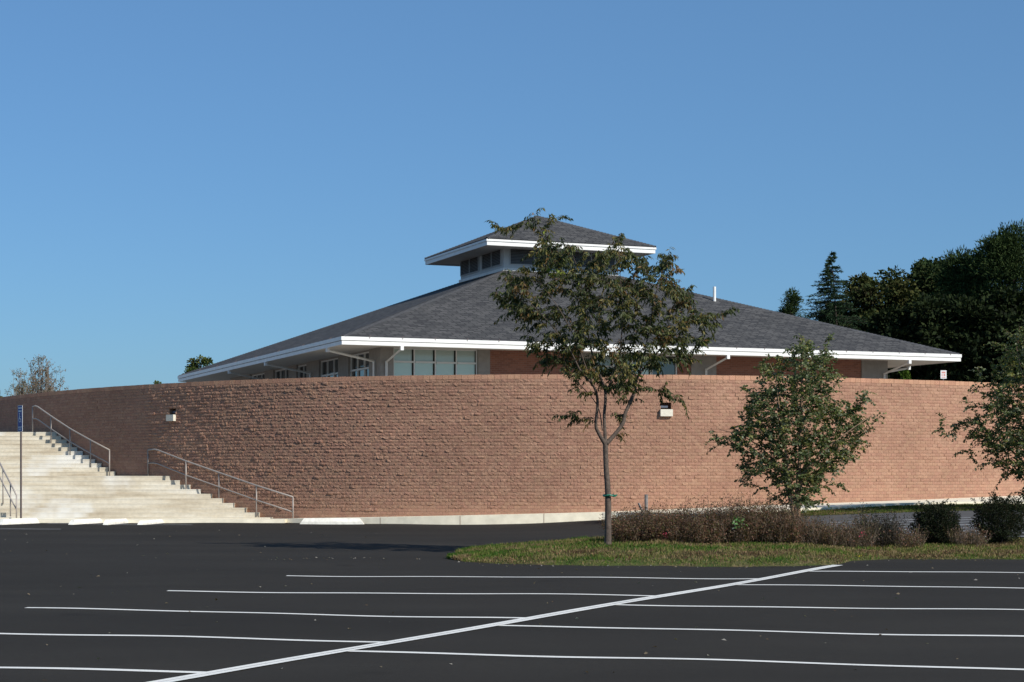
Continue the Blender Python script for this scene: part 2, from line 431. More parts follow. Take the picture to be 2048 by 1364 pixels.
# mortar core behind the bricks, with the two openings for the lights left out
sv = sorted(set(list(np.arange(1.0, WLEN - 1, .35)) + [N1[0]-.17, N1[0]+.17, N2[0]-.17, N2[0]+.17, WLEN - 1]))
zv = [-.6, ZC - .90, ZC - .70, ZC + .006]
cv, cf = [], []
for s in sv:
    x, y = wall_at(s, -.011); xb, yb = wall_at(s, -.28)
    for z in zv: cv.append((float(x), float(y), z))
    for z in zv: cv.append((float(xb), float(yb), z))
for i in range(len(sv) - 1):
    sm = .5 * (sv[i] + sv[i+1])
    hole = any(abs(sm - c_[0]) < .17 for c_ in (N1, N2))
    for j in range(3):
        a = i * 8 + j
        if not (hole and j == 1): cf.append((a, a + 8, a + 9, a + 1))
        cf.append((a + 5, a + 13, a + 12, a + 4))
    cf.append((i*8 + 3, i*8 + 11, i*8 + 15, i*8 + 7))
adopt(mesh_obj('mortar_core', cv, cf, M_mortar), wall)
# wall lights: a recess with a lamp and a pale block below it
M_block = mottled('pale_cast_block', (.66, .62, .52), .1, 20, bump=.2)
for (sc, hw), lab in ((N1, 'pale block wall light under a dark recess, behind the thin leafy tree'), (N2, 'pale block wall light under a dark recess, above the lower handrail')):
    x, y = wall_at(sc, 0); x, y = float(x), float(y)
    x2, y2 = wall_at(sc + .1, 0); ang = math.atan2(float(y2) - y, float(x2) - x)
    r = empty('wall_light', (x, y, ZC - .9), ang)
    tag(r, lab, 'wall light', 'recessed wall lights')
    m = MB(); d = .26; t = .2
    m.quad([(-hw, .012, 0), (-hw, d, 0), (-hw, d, t), (-hw, .012, t)]); m.quad([(hw, d, 0), (hw, .012, 0), (hw, .012, t), (hw, d, t)])
    m.quad([(-hw, .012, t), (-hw, d, t), (hw, d, t), (hw, .012, t)]); m.quad([(-hw, d, 0), (-hw, .012, 0), (hw, .012, 0), (hw, d, 0)])
    m.quad([(-hw, d, 0), (hw, d, 0), (hw, d, t), (-hw, d, t)])
    m.build('recess', M_mortar, r)
    MB().box(-hw + .03, hw - .08, .1, .16, .05, .12).build('lamp', mat('lamp_glass', (.12, .14, .18), .2), r, bevel=.01)
    MB().box(-.19, .19, -.13, .012, -.215, -.005).build('block', M_block, r, bevel=.012)

# pavement and kerb hugging the wall
def band(name, s0, s1, o0, o1, zf, drop, m_, step=.5):
    sv = np.arange(s0, s1, step); V = []; Fq = []
    for s in sv:
        xa, ya = wall_at(s, o0); xb, yb = wall_at(s, o1); z = zf(float(xa), float(ya)); zb = zf(float(xb), float(yb))
        V += [(float(xa), float(ya), z), (float(xb), float(yb), zb), (float(xb) , float(yb), zb - drop)]
    for i in range(len(sv) - 1):
        a = i * 3; Fq += [(a + 1, a + 4, a + 3, a), (a + 2, a + 5, a + 4, a + 1)]
    V = [(a, b, c) for a, b, c in V]
    return tag(mesh_obj(name, V, Fq, m_), kind='structure')
def kerbz(x, y): return float(base_z(x)) + .012
sv = np.arange(s_of_px(600), WLEN - 2, .4); V = []; Fq = []
def path_edge(s):
    x, y = wall_at(s, .75); x, y = float(x), float(y); wx = float(wall_at(s, 0)[0])
    w = float(sstep((wx - 2.4) / 3.6)); yt = float(np.interp(wx, [2, 6.3, 8.3, 12, 17, 24, 35], [51.5, 49.8, 50.0, 51, 53, 55, 60]))
    return x * (1 - w) + (wx) * w, y * (1 - w) + yt * w, w
for s in sv:
    xa, ya = wall_at(s, 0); xb, yb, w = path_edge(s); z = kerbz(float(xa), 0); zb = z * (1 - w) + (float(g(xb, yb)) + .11) * w
    for q in range(7):
        t = q / 6; xq = float(xa) + (xb - float(xa)) * t; yq = float(ya) + (yb - float(ya)) * t
        V.append((xq, yq, max(z + (zb - z) * t, float(g(xq, yq)) + .05)))
    V.append((xb, yb, zb - 1.0))
for i in range(len(sv) - 1):
    for q in range(7): a = i * 8 + q; Fq.append((a + 1, a + 9, a + 8, a))
tag(mesh_obj('pavement', V, Fq, M_kerb), kind='structure')
mt = MB()  # expansion joints across the pavement
for s in np.arange(s_of_px(640), s_of_px(1240), 2.4):
    xa, ya = wall_at(s, .02); xb, yb = wall_at(s, .754); xc, yc = wall_at(s + .015, .754); xd, yd = wall_at(s + .015, .02)
    z = kerbz(float(xa), 0); zb = kerbz(float(xb), 0)
    mt.quad([(xa, ya, z+.004), (xb, yb, zb+.004), (xc, yc, zb+.004), (xd, yd, z+.004)]); mt.quad([(xb, yb, zb+.004), (xb, yb, zb-.3), (xc, yc, zb-.3), (xc, yc, zb+.004)])
tag(mt.build('pavement_joints', M_mortar), kind='structure')

# ------------------------------------------------------------------ stairs
ST = .1435
lower = empty('concrete_stairs', (-14, 56.0, 0)); tag(lower, 'lower flight of wide pale concrete steps beside the curved wall, with its landing', 'stairs')
epx = [341, 360, 381, 402, 424, 446, 468, 492, 517, 543]
def slabs(steps, name):
    m = MB()
    for (xl, xr, y0, y1, z0, z1) in steps:
        nose = .012
        m.box(xl, xr - .008, y0 + .005, y1 + .03, z0, z1 - .035); m.box(xl, xr, y0, y1 + .02, z1 - .034, z1)
    o = m.build(name, M_stair, bevel=.006); return o
steps = []
for k in range(9, -1, -1):
    Y = 59.5 - .36 * k; xr = (epx[k] - HX) / F * Y
    y1 = 59.5 - .36 * (k - 1) if k > 0 else 62.3
    steps.append((-22.5, xr, Y, y1, -.3, 1.44 - ST * k))
adopt(slabs(steps, 'steps'), lower)
# landing runs back to the wall
m = MB(); m.quad([(-22.5, 59.6, 1.4385), ((341 - HX) / F * 59.5 - .02, 59.6, 1.4385), (-13.2, 62.6, 1.4385), (-22.5, 62.6, 1.4385)])
adopt(m.build('landing', M_stair), lower)
upper = empty('concrete_stairs', (-18, 61.6, 1.44)); tag(upper, 'upper flight of pale concrete steps rising from the landing to the top of the slope', 'stairs')
steps = []
for k in range(10, -1, -1):
    Y = 65.3 - .36 * k; y1 = Y + .36 if k else 67.0
    xw = float(np.interp(-Y, -WC[:900:1][:, 1], WC[:900][:, 0])) if False else None
    # step runs right until it meets the wall
    i = np.argmin(np.where(WC[:, 0] < 0, np.abs(WC[:, 1] - (Y + .2)), 99)); xr = WC[i, 0] + .1
    steps.append((-24.5, float(xr), Y, y1, 1.2, 3.02 - ST * k))
adopt(slabs(steps, 'steps'), upper)
# low kerb in front of the steps
m = MB(); m.box(-24, float(wall_at(s_of_px(600), .75)[0]) , 55.15, 56.3, -.3, .115)
tag(m.build('front_pavement', M_kerb, bevel=.02), kind='structure')

# ------------------------------------------------------------------ upper ground, banks
i0 = np.argmin(np.where(WC[:, 0] < 0, np.abs(WC[:, 1] - 66.4), 99))
mid = [tuple(map(float, wall_at(SEG[i], -.15))) for i in range(i0, len(WC), 25)]
poly = [(-900, 66.4), (-24.6, 66.4)] + mid + [(60, 110), (900, 160), (900, 1400), (-900, 1400)]
tag(mesh_obj('upper_ground', [(x, y, 3.015) for x, y in poly], [tuple(range(len(poly)))], M_upper), kind='structure')
m = MB(); m.quad([(-900, 56, 0), (-22.4, 56, 0), (-22.4, 66.4, 3.015), (-900, 66.4, 3.015)]); m.quad([(-22.4, 56, 0), (-22.4, 66.4, -.2), (-22.4, 66.4, 3.015)])
e = mid[-1]
m.quad([(e[0] + 2, e[1] - 7, .4), (62, 100, .4), (60, 110, 3.015), (e[0], e[1], 3.015)]); m.quad([(62, 100, .4), (900, 145, .4), (900, 160, 3.015), (60, 110, 3.015)])
tag(m.build('grass_bank', M_bank), kind='structure')

# ------------------------------------------------------------------ handrails
def handrail(name, posts, label, flat):
    """posts: (px, y top, y foot, depth); rails follow the post tops"""
    foot = [at(p[0], p[2], p[3]) for p in posts]; top = [at(p[0], p[1], p[3]) for p in posts]
    r = empty(name, foot[0]); tag(r, label, 'handrail', 'steel handrails on the stairs')
    for f_, t_ in zip(foot, top):
        adopt(MB().tube([(f_[0], f_[1], f_[2] - .03), (t_[0], t_[1], t_[2] - .01)], .022, 8).build('post', M_steel, smooth=True), r)
    for dz, nm, rr in ((0, 'top_rail', .026), (-.46, 'middle_rail', .021)):
        T = [Vector(t) + Vector((0, 0, dz)) for t in top]
        line = []
        if flat: line += [T[0], T[0].lerp(T[1], .22) + Vector((0, 0, (T[0].z - T[1].z) * .22))]
        else: line += [T[0]]
        line += T[1:]
        # round the corners
        out = [line[0]]
        for a, b, c in zip(line[:-2], line[1:-1], line[2:]):
            out += [b.lerp(a, min(.3, .12 / (b - a).length)), b.lerp(c, min(.3, .12 / (c - b).length))]
        out.append(line[-1])
        if dz == 0: out[0] = out[0] + Vector((0.0, 0, -.02))
        adopt(MB().tube(out, rr, 8).build(nm, M_steel, smooth=True), r)
    return r
handrail('handrail', [(65, 812, 863, 65.5), (102, 832, 886, 64.5), (140, 857, 912, 63.4), (181, 880, 937, 62.4), (219, 900, 950, 61.6)], 'steel handrail of the upper flight of steps, against the dark shaded wall', True)
handrail('handrail', [(296, 899, 950, 60.3), (372, 922, 978, 58.6), (438, 945, 1003, 57.8), (513, 971, 1031, 56.6), (586, 994, 1037, 55.6)], 'long steel handrail of the lower flight, running down beside the lit brick wall', True)
handrail('handrail', [(33, 989, 1034, 56.0), (21, 967, 1031, 56.4), (6, 938, 1006, 57.3), (-30, 870, 940, 59.4)], 'steel handrail cut by the left edge of the photo, behind the blue sign', False)

# ------------------------------------------------------------------ signs
bx_, by_ = at_ground(42, 1047.5); by_ = 54.5; bx_ = (42 - HX) / F * by_
r = empty('parking_sign', (bx_, by_, float(g(bx_, by_))), math.radians(-50))
tag(r, 'tall narrow blue wheelchair parking sign on a thin brown pole in front of the steps', 'sign')
ztop = EYE + (943 - 811) / F * by_ - float(g(bx_, by_)); zb = EYE + (943 - 863) / F * by_ - float(g(bx_, by_))
MB().box(-.022, .022, -.022, .022, -.1, zb + .3).build('pole', M_pole, r)
face = MB().box(-.16, .16, -.030, -.023, zb, ztop).build('sign_panel', M_signw, r, bevel=.003)
H_ = ztop - zb
MB().box(-.145, .145, -.032, -.030, zb + .015, ztop - .015).build('blue_field', M_blue, face)
m = MB()
m.box(-.12, .12, -.034, -.032, ztop - .10, ztop - .055)           # lettering rows, too small to read
m.box(-.11, .11, -.034, -.032, ztop - .19, ztop - .15)
m.box(-.12, .12, -.034, -.032, zb + .12, zb + .145); m.box(-.10, .10, -.034, -.032, zb + .06, zb + .085)
m.build('lettering', M_signw, face); m = MB()
cz = zb + H_ * .52                                                # wheelchair figure
def disc(cx, cz_, r0, r1, a0=0, a1=360, k=24):
    for i in range(k):
        t0 = math.radians(a0 + (a1 - a0) * i / k); t1 = math.radians(a0 + (a1 - a0) * (i + 1) / k)
        m.quad([(cx + r0*math.cos(t0), -.0335, cz_ + r0*math.sin(t0)), (cx + r1*math.cos(t0), -.0335, cz_ + r1*math.sin(t0)), (cx + r1*math.cos(t1), -.0335, cz_ + r1*math.sin(t1)), (cx + r0*math.cos(t1), -.0335, cz_ + r0*math.sin(t1))][::-1])
disc(-.01, cz - .05, .06, .082, 100, 380); disc(-.03, cz + .13, 0.001, .025)
m.box(-.045, -.018, -.034, -.032, cz - .03, cz + .10); m.box(-.045, .05, -.034, -.032, cz - .04, cz - .015); m.box(.035, .06, -.034, -.032, cz - .12, cz - .02); m.box(-.03, .035, -.034, -.032, cz + .03, cz + .05)
m.build('wheelchair_symbol', M_signw, face)
x_, y_, z_ = at(1887, 749, 92)
r = empty('small_sign', (x_, y_, 3.0)); tag(r, 'small white sign with red print behind the wall, below the right end of the roof', 'sign')
MB().box(-.03, .03, 0, .06, 0, z_ - 3.0).build('post', M_pole, r)
f_ = MB().box(-.15, .15, -.015, -.003, z_ - 3.21, z_ - 2.79).build('sign_panel', M_signw, r)
m = MB(); zc = z_ - 3.0
m.box(-.10, .10, -.018, -.016, zc + .06, zc + .15); m.box(-.10, -.05, -.018, -.016, zc - .08, zc + .03); m.box(.0, .09, -.018, -.016, zc - .08, zc + .03); m.box(-.10, .10, -.018, -.016, zc - .16, zc - .12)
m.build('red_print', M_red, f_)

# ------------------------------------------------------------------ wheel stops
def wheel_stop(x, y, ang, L, h, label, w=.16):
    z = float(g(x, y)); r = MB(); hl = L / 2; c_ = .14
    prof = [(-w/2, 0), (-w/2, h*.45), (-w*.28, h), (w*.28, h), (w/2, h*.45), (w/2, 0)]
    for a in range(5):
        (y0, z0), (y1, z1) = prof[a], prof[a+1]
        i0_ = c_ * z0 / h; i1_ = c_ * z1 / h
        r.quad([(-hl + i0_, y0, z0), (-hl + i1_, y1, z1), (hl - i1_, y1, z1), (hl - i0_, y0, z0)][::-1])
    for sg in (-1, 1):
        pts = [(sg * (hl - c_ * zz / h), yy, zz) for yy, zz in prof]
        r.quad(pts if sg > 0 else pts[::-1])
    r.quad([(-hl, -w/2, 0), (-hl, w/2, 0), (hl, w/2, 0), (hl, -w/2, 0)])
    o = r.build('wheel_stop', M_stop, bevel=.012); o.location = (x, y, z - .005); o.rotation_euler = (0, 0, ang)
    return tag(o, label, 'wheel stop', 'white wheel stops along the kerb')
Yp = 54.35
def stop_px(c, w, lab, Y=54.3, h=.17, w_=.16):
    wm = w / F * Y; th = math.acos(min(1, max(.1, (wm - .1) / 1.83)))
    return wheel_stop((c - HX) / F * Y, Y, th, 1.83, h, lab, w_)
stop_px(38, 52, 'white wheel stop at the foot of the blue sign pole', 54.2)
stop_px(172, 40, 'white wheel stop second from the left in front of the steps', 54.3, .15)
stop_px(232, 22, 'short looking white wheel stop third from the left in front of the steps', 54.3, .15)
stop_px(302, 27, 'white wheel stop fourth from the left, before the kerb begins', 54.3, .13)
wheel_stop((664 - HX) / F * 54.0, 54.0, math.radians(-2), 1.95, .19, 'long bright white wheel stop lying in front of the curved wall')

# ------------------------------------------------------------------ the building
TH = math.radians(21.97); B = empty('pavilion', (-6.0, 64.0, 3.06), TH)
tag(B, 'low brick building with a wide grey shingled hip roof, louvred cupola and white eaves', 'building')
A_, B_, O_ = 26.2, 28.6, 2.1; ZE, ZS, ZW = 3.34, 3.04, 3.145
CX, CY, HC = 13.25, 13.75, 2.72; ZK = 7.24
def roof_face(m, pts, along):
    """uv in metres: u along the eave, v up the slope"""
    p0 = Vector(pts[0]); du = (Vector(pts[1]) - p0).normalized(); nrm = du.cross(Vector(pts[2]) - p0).normalized(); dv = nrm.cross(du)
    m.quad(pts, [((Vector(q) - p0).dot(du) + along, (Vector(q) - p0).dot(dv)) for q in pts])
k0, k1, k2, k3 = (CX-HC, CY-HC, ZK), (CX+HC, CY-HC, ZK), (CX+HC, CY+HC, ZK), (CX-HC, CY+HC, ZK)
e0, e1, e2, e3 = (-.03, -.03, ZE), (A_+.03, -.03, ZE), (A_+.03, B_+.03, ZE), (-.03, B_+.03, ZE)
m = MB()
roof_face(m, [e0, e1, k1, k0], 0); roof_face(m, [e1, e2, k2, k1], 50); roof_face(m, [e2, e3, k3, k2], 100); roof_face(m, [e3, e0, k0, k3], 150)
m.quad([k0, k1, k2, k3])
for a, b in ((e0, e1), (e1, e2), (e2, e3), (e3, e0)):
    m.quad([(a[0], a[1], a[2]-.045), (b[0], b[1], b[2]-.045), b, a])
roof = m.build('roof', M_roof, B)
def ridge(a, b, nm='ridge_cap', par=roof, w=.13):
    a, b = Vector(a), Vector(b); d = (b - a); L = d.length; d.normalize(); sd = d.cross(Vector((0, 0, 1))).normalized(); up = sd.cross(d)
    m = MB(); k = int(L / .16)
    for i in range(k):
        p = a + d * (L * i / k); q = a + d * (L * (i + 1.15) / k); h0, h1 = .035, .02
        m.quad([p - sd*w - up*.03, p + up*h0*1.2, q + up*h1, q - sd*w - up*.04]); m.quad([p + up*h0*1.2, p + sd*w - up*.03, q + sd*w - up*.04, q + up*h1])
    return m.build(nm, M_ridge, par)
M_ridge = mottled('ridge_shingle', (.075, .075, .08), .3, 6)
for a, b in ((e0, k0), (e1, k1), (e2, k2), (e3, k3)): ridge(a, b)
# fascia board and gutter, four sides
def ring(x0, x1, y0, y1, w, z0, z1, name, mt_, par=B, bevel=0):
    m = MB(); m.box(x0, x1, y0, y0 + w, z0, z1); m.box(x0, x1, y1 - w, y1, z0, z1)
    m.box(x0, x0 + w, y0 + w, y1 - w, z0, z1); m.box(x1 - w, x1, y0 + w, y1 - w, z0, z1)
    return m.build(name, mt_, par, bevel=bevel)
ring(-.075, A_+.075, -.075, B_+.075, .04, ZS, ZE - .165, 'fascia', M_white)
m = MB()
gz0, gz1 = ZE - .145, ZE - .012
for (x0, x1, y0, y1) in ((-.10, A_+.10, -.10, -.02), (-.10, A_+.10, B_+.02, B_+.10), (-.10, -.02, -.02, B_+.02), (A_+.02, A_+.10, -.02, B_+.02)):
    m.box(x0, x1, y0, y1, gz0, gz1)
gut = m.build('gutter', M_white, B, bevel=.01)
for s in np.arange(.95, A_ - .4, 1.24):   # gutter straps on the front eave
    m = MB(); m.tube([(s, -.07, gz1 + .005), (s + .10, .06, gz1 + .075)], .014, 4); m.box(s - .012, s + .012, -.106, -.101, gz0 + .08, gz1); m.build('gutter_strap', M_pole, gut)
for s in np.arange(1.6, B_ - .5, 3.7):
    MB().tube([(-.07, s, gz1 + .005), (.06, s + .1, gz1 + .075)], .014, 4).build('gutter_strap', M_pole, gut)
m = MB(); oo = [(-.04, -.04, ZS), (A_+.04, -.04, ZS), (A_+.04, B_+.04, ZS), (-.04, B_+.04, ZS)]; ii = [(2.2, 2.2, ZW), (A_-2.2, 2.2, ZW), (A_-2.2, B_-2.2, ZW), (2.2, B_-2.2, ZW)]
for a in range(4): m.quad([oo[a], ii[a], ii[(a+1) % 4], oo[(a+1) % 4]])
m.quad(ii[::-1]); m.v = [(a, b, c + .02) if c == ZS else (a, b, c) for a, b, c in m.v]; m.build('soffit', M_soffit, B)
# walls: front side (y = O_) and left side (x = O_)
def wall_front(x0, x1, mt_, name, proud=0, z0=0, z1=ZW):
    return MB().box(x0, x1, O_ - proud, O_ + .3, z0, z1 - .002).build(name, mt_, B)
def wall_left(y0, y1, mt_, name, proud=0, z0=0, z1=ZW):
    return MB().box(O_ - proud, O_ + .3, y0, y1, z0, z1 - .002).build(name, mt_, B)
wall_front(6.4, 10.1, M_bbrick, 'brick_panel'); wall_front(14.4, 14.98, M_bbrick, 'brick_panel'); wall_front(16.1, 22.9, M_bbrick, 'brick_panel')
MB().box(O_ - .06, 2.55, O_ - .06, 2.9, 0, ZW - .003).build('corner_pier', M_pil, B)
for x0, x1 in ((5.92, 6.4), (10.1, 10.75), (14.98, 16.1), (22.9, 24.16)): wall_front(x0, x1, M_pil, 'pier', .06)
MB().box(A_ - O_ - .3, A_ - O_, O_ + .3, B_ - O_, 0, ZW - .004).build('brick_panel', M_bbrick, B)
MB().box(O_, A_ - O_ - .3, B_ - O_ - .3, B_ - O_, 0, ZW - .004).build('brick_panel', M_bbrick, B)
def window(x0, x1, z0, z1, cols, zdiv, side, gm, gm_top=None):
    """window with mullions; each light is a pane"""
    def bx(m, a, b, d0, d1, z0_, z1_):
        if side == 'front': m.box(a, b, O_ + d0, O_ + d1, z0_, z1_)
        else: m.box(O_ + d0, O_ + d1, a, b, z0_, z1_)
    m = MB(); fr = .05
    bx(m, x0, x1, .04, .14, z0, z0 + fr); bx(m, x0, x1, .04, .14, z1 - fr, z1)
    xsd = [x0 + (x1 - x0) * i / cols for i in range(cols + 1)]
    for i, xx in enumerate(xsd):
        a = xx - (.0 if i == 0 else .025 if i < cols else .05); bx(m, a, a + .05, .038, .142, z0 + fr + .001, z1 - fr - .001)
    for zd in zdiv:
        for i in range(cols):
            bx(m, xsd[i] + .05, xsd[i+1] - (.026 if i < cols - 1 else .051), .045, .13, zd - .015, zd + .055)
    w = m.build('window', M_frame, B)
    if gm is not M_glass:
        m = MB()  # dark strips painting the shade beside each upright mullion
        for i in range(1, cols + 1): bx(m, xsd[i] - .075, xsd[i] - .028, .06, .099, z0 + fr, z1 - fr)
        m.build('mullion_shade', M_dark, w)
    zz = [z0 + fr] + [q for q in zdiv] + [z1 - fr]
    for i in range(cols):
        for j in range(len(zz) - 1):
            m = MB(); bx(m, xsd[i] + .03, xsd[i+1] - .03, .10, .108, zz[j] + .01, zz[j+1] + .005)
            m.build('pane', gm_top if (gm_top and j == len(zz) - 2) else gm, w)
    m = MB(); bx(m, x0, x1, .20, .3, z0, z1); m.build('back_wall', M_dark, w)
    return w
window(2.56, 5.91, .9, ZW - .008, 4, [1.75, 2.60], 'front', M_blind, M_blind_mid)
wall_front(2.56, 5.91, M_bbrick, 'brick_panel', 0, 0, .9)
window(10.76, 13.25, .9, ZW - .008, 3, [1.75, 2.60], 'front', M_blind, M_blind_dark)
wall_front(10.76, 13.25, M_bbrick, 'brick_panel', 0, 0, .9)
window(13.26, 14.39, .02, ZW - .008, 1, [2.2], 'front', M_glass)
for (y0, y1, c_) in ((3.5, 6.2, 3), (7.6, 10.4, 3), (12.3, 13.95, 2), (15.2, 17.9, 3), (19.5, 22.3, 3)):
    window(y0, y1, .5, ZW - .06, c_, [2.45], 'left', M_glass)
    MB().box(O_ + .02, O_ + .28, y0, y1, ZW - .06, ZW - .008).build('lintel', M_pil, B); MB().box(O_ + .02, O_ + .28, y0, y1, 0, .498).build('lintel', M_pil, B)
for (y0, y1) in ((2.91, 3.5), (6.2, 7.6), (10.4, 12.3), (13.95, 15.2), (17.9, 19.5), (22.3, 26.3)):
    wall_left(y0, y1, M_pil, 'pier', .05)
# downspouts: outlet box under the gutter, a sloping pipe back to the wall, a vertical pipe
def spout_front(x, xd, down=True):
    m = MB(); m.box(x - .06, x + .06, -.09, .035, ZS - .15, ZS - .002)
    o = m.build('downspout', M_white, B)
    m = MB(); m.tube([(x, .03, ZS - .10), (xd, O_ - .15, ZS - .45)], .045, 4); m.tube([(xd, O_ - .14, ZS - .42), (xd, O_ - .14, 0)], .05, 4); m.build('pipe', M_white, o)
def spout_left(y, yd):
    m = MB(); m.box(-.09, .035, y - .06, y + .06, ZS - .15, ZS - .002)
    o = m.build('downspout', M_white, B)
    m = MB(); m.tube([(.03, y, ZS - .10), (O_ - .15, yd, ZS - .40)], .045, 4); m.tube([(O_ - .14, yd, ZS - .38), (O_ - .14, yd, 0)], .05, 4); m.build('pipe', M_white, o)
spout_front(2.18, 2.25); spout_front(15.48, 15.6); spout_front(23.81, 23.95); spout_front(10.3, 10.45)
for y, yd in ((1.88, 2.6), (11.02, 11.4), (17.6, 18.4)): spout_left(y, yd)
m = MB(); m.box(A_ - .035, A_ + .09, 3.5, 3.62, ZS - .15, ZS - .002); m.tube([(A_ - .1, 3.55, ZS - .1), (A_ - O_ + .15, 3.4, ZS - .42)], .045, 4); m.build('downspout', M_white, B)
# cupola
cu = MB().box(CX-HC+.02, CX+HC-.02, CY-HC+.02, CY+HC-.02, ZK - .5, ZK + 1.02).build('cupola', M_cup, B)
ring(CX-HC-.05, CX+HC+.05, CY-HC-.05, CY+HC+.05, .06, ZK + .01, ZK + .135, 'skirt_board', M_white, cu)
SL = []
for side in ('front', 'left'):
    for i in range(2):
        a0 = -HC + .28 + i * (HC + .02); a1 = a0 + HC - .42
        for j in range(2):
            b0 = a0 + (a1 - a0) * j / 2 + .02; b1 = a0 + (a1 - a0) * (j + 1) / 2 - .02
            def bx(m, a, b, d0, d1, z0_, z1_):
                if side == 'front': m.box(CX + a, CX + b, CY - HC - d1, CY - HC - d0, z0_, z1_)
                else: m.box(CX - HC - d1, CX - HC - d0, CY + a, CY + b, z0_, z1_)
            z0_, z1_ = ZK + .32, ZK + 1.0
            m = MB(); bx(m, b0, b1, -.018, -.012, z0_, z1_); lv = m.build('louver', M_dark, cu)
            m = MB()
            for q in range(10):
                zz = z0_ + .02 + q * (z1_ - z0_ - .02) / 10; 
                if side == 'front': m.quad([(CX+b0, CY-HC-.03, zz), (CX+b1, CY-HC-.03, zz), (CX+b1, CY-HC+.012, zz+.05), (CX+b0, CY-HC+.012, zz+.05)]); m.quad([(CX+b0, CY-HC+.012, zz+.044), (CX+b1, CY-HC+.012, zz+.044), (CX+b1, CY-HC-.03, zz-.006), (CX+b0, CY-HC-.03, zz-.006)])
                else: m.quad([(CX-HC-.03, CY+b1, zz), (CX-HC-.03, CY+b0, zz), (CX-HC+.012, CY+b0, zz+.05), (CX-HC+.012, CY+b1, zz+.05)]); m.quad([(CX-HC+.012, CY+b1, zz+.044), (CX-HC+.012, CY+b0, zz+.044), (CX-HC-.03, CY+b0, zz-.006), (CX-HC-.03, CY+b1, zz-.006)])
            m.build('slats', M_louv, lv)
            m = MB(); bx(m, b0 - .03, b0, -.019, .04, z0_ - .03, z1_); bx(m, b1, b1 + .03, -.019, .04, z0_ - .03, z1_); bx(m, b0 + .001, b1 - .001, -.019, .04, z0_ - .03, z0_)
            m.build('louver_frame', M_cup, lv)
EC = 4.0; zc0 = 8.46; apex = (CX, CY, zc0 + 1.66)
q0, q1, q2, q3 = (CX-EC, CY-EC, zc0), (CX+EC, CY-EC, zc0), (CX+EC, CY+EC, zc0), (CX-EC, CY+EC, zc0)
m = MB()
for i, (a, b) in enumerate(((q0, q1), (q1, q2), (q2, q3), (q3, q0))): roof_face(m, [a, b, apex], i * 20)
for a, b in ((q0, q1), (q1, q2), (q2, q3), (q3, q0)): m.quad([(a[0], a[1], a[2]-.04), (b[0], b[1], b[2]-.04), b, a])
cr = m.build('cupola_roof', M_roof, B)
for q in (q0, q1, q2, q3): ridge(q, apex, par=cr, w=.11)
ring(CX-EC+.015, CX+EC-.015, CY-EC+.015, CY+EC-.015, .05, zc0 - .30, zc0 - .135, 'cupola_fascia', M_white)
ring(CX-EC-.02, CX+EC+.02, CY-EC-.02, CY+EC+.02, .06, zc0 - .13, zc0 - .042, 'cupola_trim', M_white)
m = MB(); z_ = zc0 - .25; m.quad([(CX-EC+.07, CY-EC+.07, z_), (CX-EC+.07, CY+EC-.07, z_), (CX+EC-.07, CY+EC-.07, z_), (CX+EC-.07, CY-EC+.07, z_)]); m.build('cupola_soffit', M_soffit, B)
# vent pipe: find it on the front slope
def front_roof(x, t): # t from the eave upwards in plan metres
    return (x, t, ZE + t * (ZK - ZE) / (CY - HC))
vp = front_roof(18.8, 7.2)
MB().tube([(vp[0], vp[1], vp[2] - .1), (vp[0], vp[1], vp[2] + .62)], .065, 12).build('vent_pipe', M_white, B, smooth=False)
MB().tube([(vp[0]+1.6, vp[1]-1.2, vp[2] - .6), (vp[0]+1.6, vp[1]-1.2, vp[2] - .2)], .03, 8).build('vent_pipe', M_pole, B) if False else None

# ------------------------------------------------------------------ foliage
def leaf_mesh(name, P, D, Nn, L, Wd, cols, m_, parent=None, kind=None, fold=.25):
    """kite shaped leaves, folded along the midrib. P base, D direction, Nn normal hint"""
    P = np.asarray(P, float); D = np.asarray(D, float); Nn = np.asarray(Nn, float); n_ = len(P)
    D = D / np.linalg.norm(D, axis=1)[:, None]; S = np.cross(D, Nn); S /= (np.linalg.norm(S, axis=1)[:, None] + 1e-9); Nn = np.cross(S, D)
    L = np.broadcast_to(L, n_)[:, None]; Wd = np.broadcast_to(Wd, n_)[:, None]
    mid = P + D * L * .45 + Nn * Wd * fold
    V = np.empty((n_, 4, 3)); V[:, 0] = P; V[:, 1] = mid + S * Wd * .5; V[:, 2] = P + D * L; V[:, 3] = mid - S * Wd * .5
    me = bpy.data.meshes.new(name); me.vertices.add(n_ * 4); me.vertices.foreach_set('co', V.ravel().astype('f'))
    idx = np.arange(n_)[:, None] * 4; tri = np.concatenate([idx + [0, 1, 2], idx + [0, 2, 3]], axis=1).reshape(-1)
    me.loops.add(len(tri)); me.loops.foreach_set('vertex_index', tri.astype('i'))
    me.polygons.add(n_ * 2); me.polygons.foreach_set('loop_start', np.arange(0, len(tri), 3).astype('i'))
    me.polygons.foreach_set('loop_total', np.full(n_ * 2, 3, 'i'))
    me.update(calc_edges=True)
    c = me.color_attributes.new('Col', 'FLOAT_COLOR', 'POINT'); cc = np.ones((n_ * 4, 4), 'f'); cc[:, :3] = np.repeat(cols, 4, axis=0); c.data.foreach_set('color', cc.ravel())
    me.materials.append(m_); o = bpy.data.objects.new(name, me); link(o)
    if parent is not None: adopt(o, parent)
    return o
def inside(poly, x, y):
    c = False; j = len(poly) - 1
    for i in range(len(poly)):
        xi, yi = poly[i]; xj, yj = poly[j]
        if (yi > y) != (yj > y) and x < (xj - xi) * (y - yi) / (yj - yi + 1e-12) + xi: c = not c
        j = i
    return c
def unit(v): v = np.asarray(v, float); return v / (np.linalg.norm(v) + 1e-9)

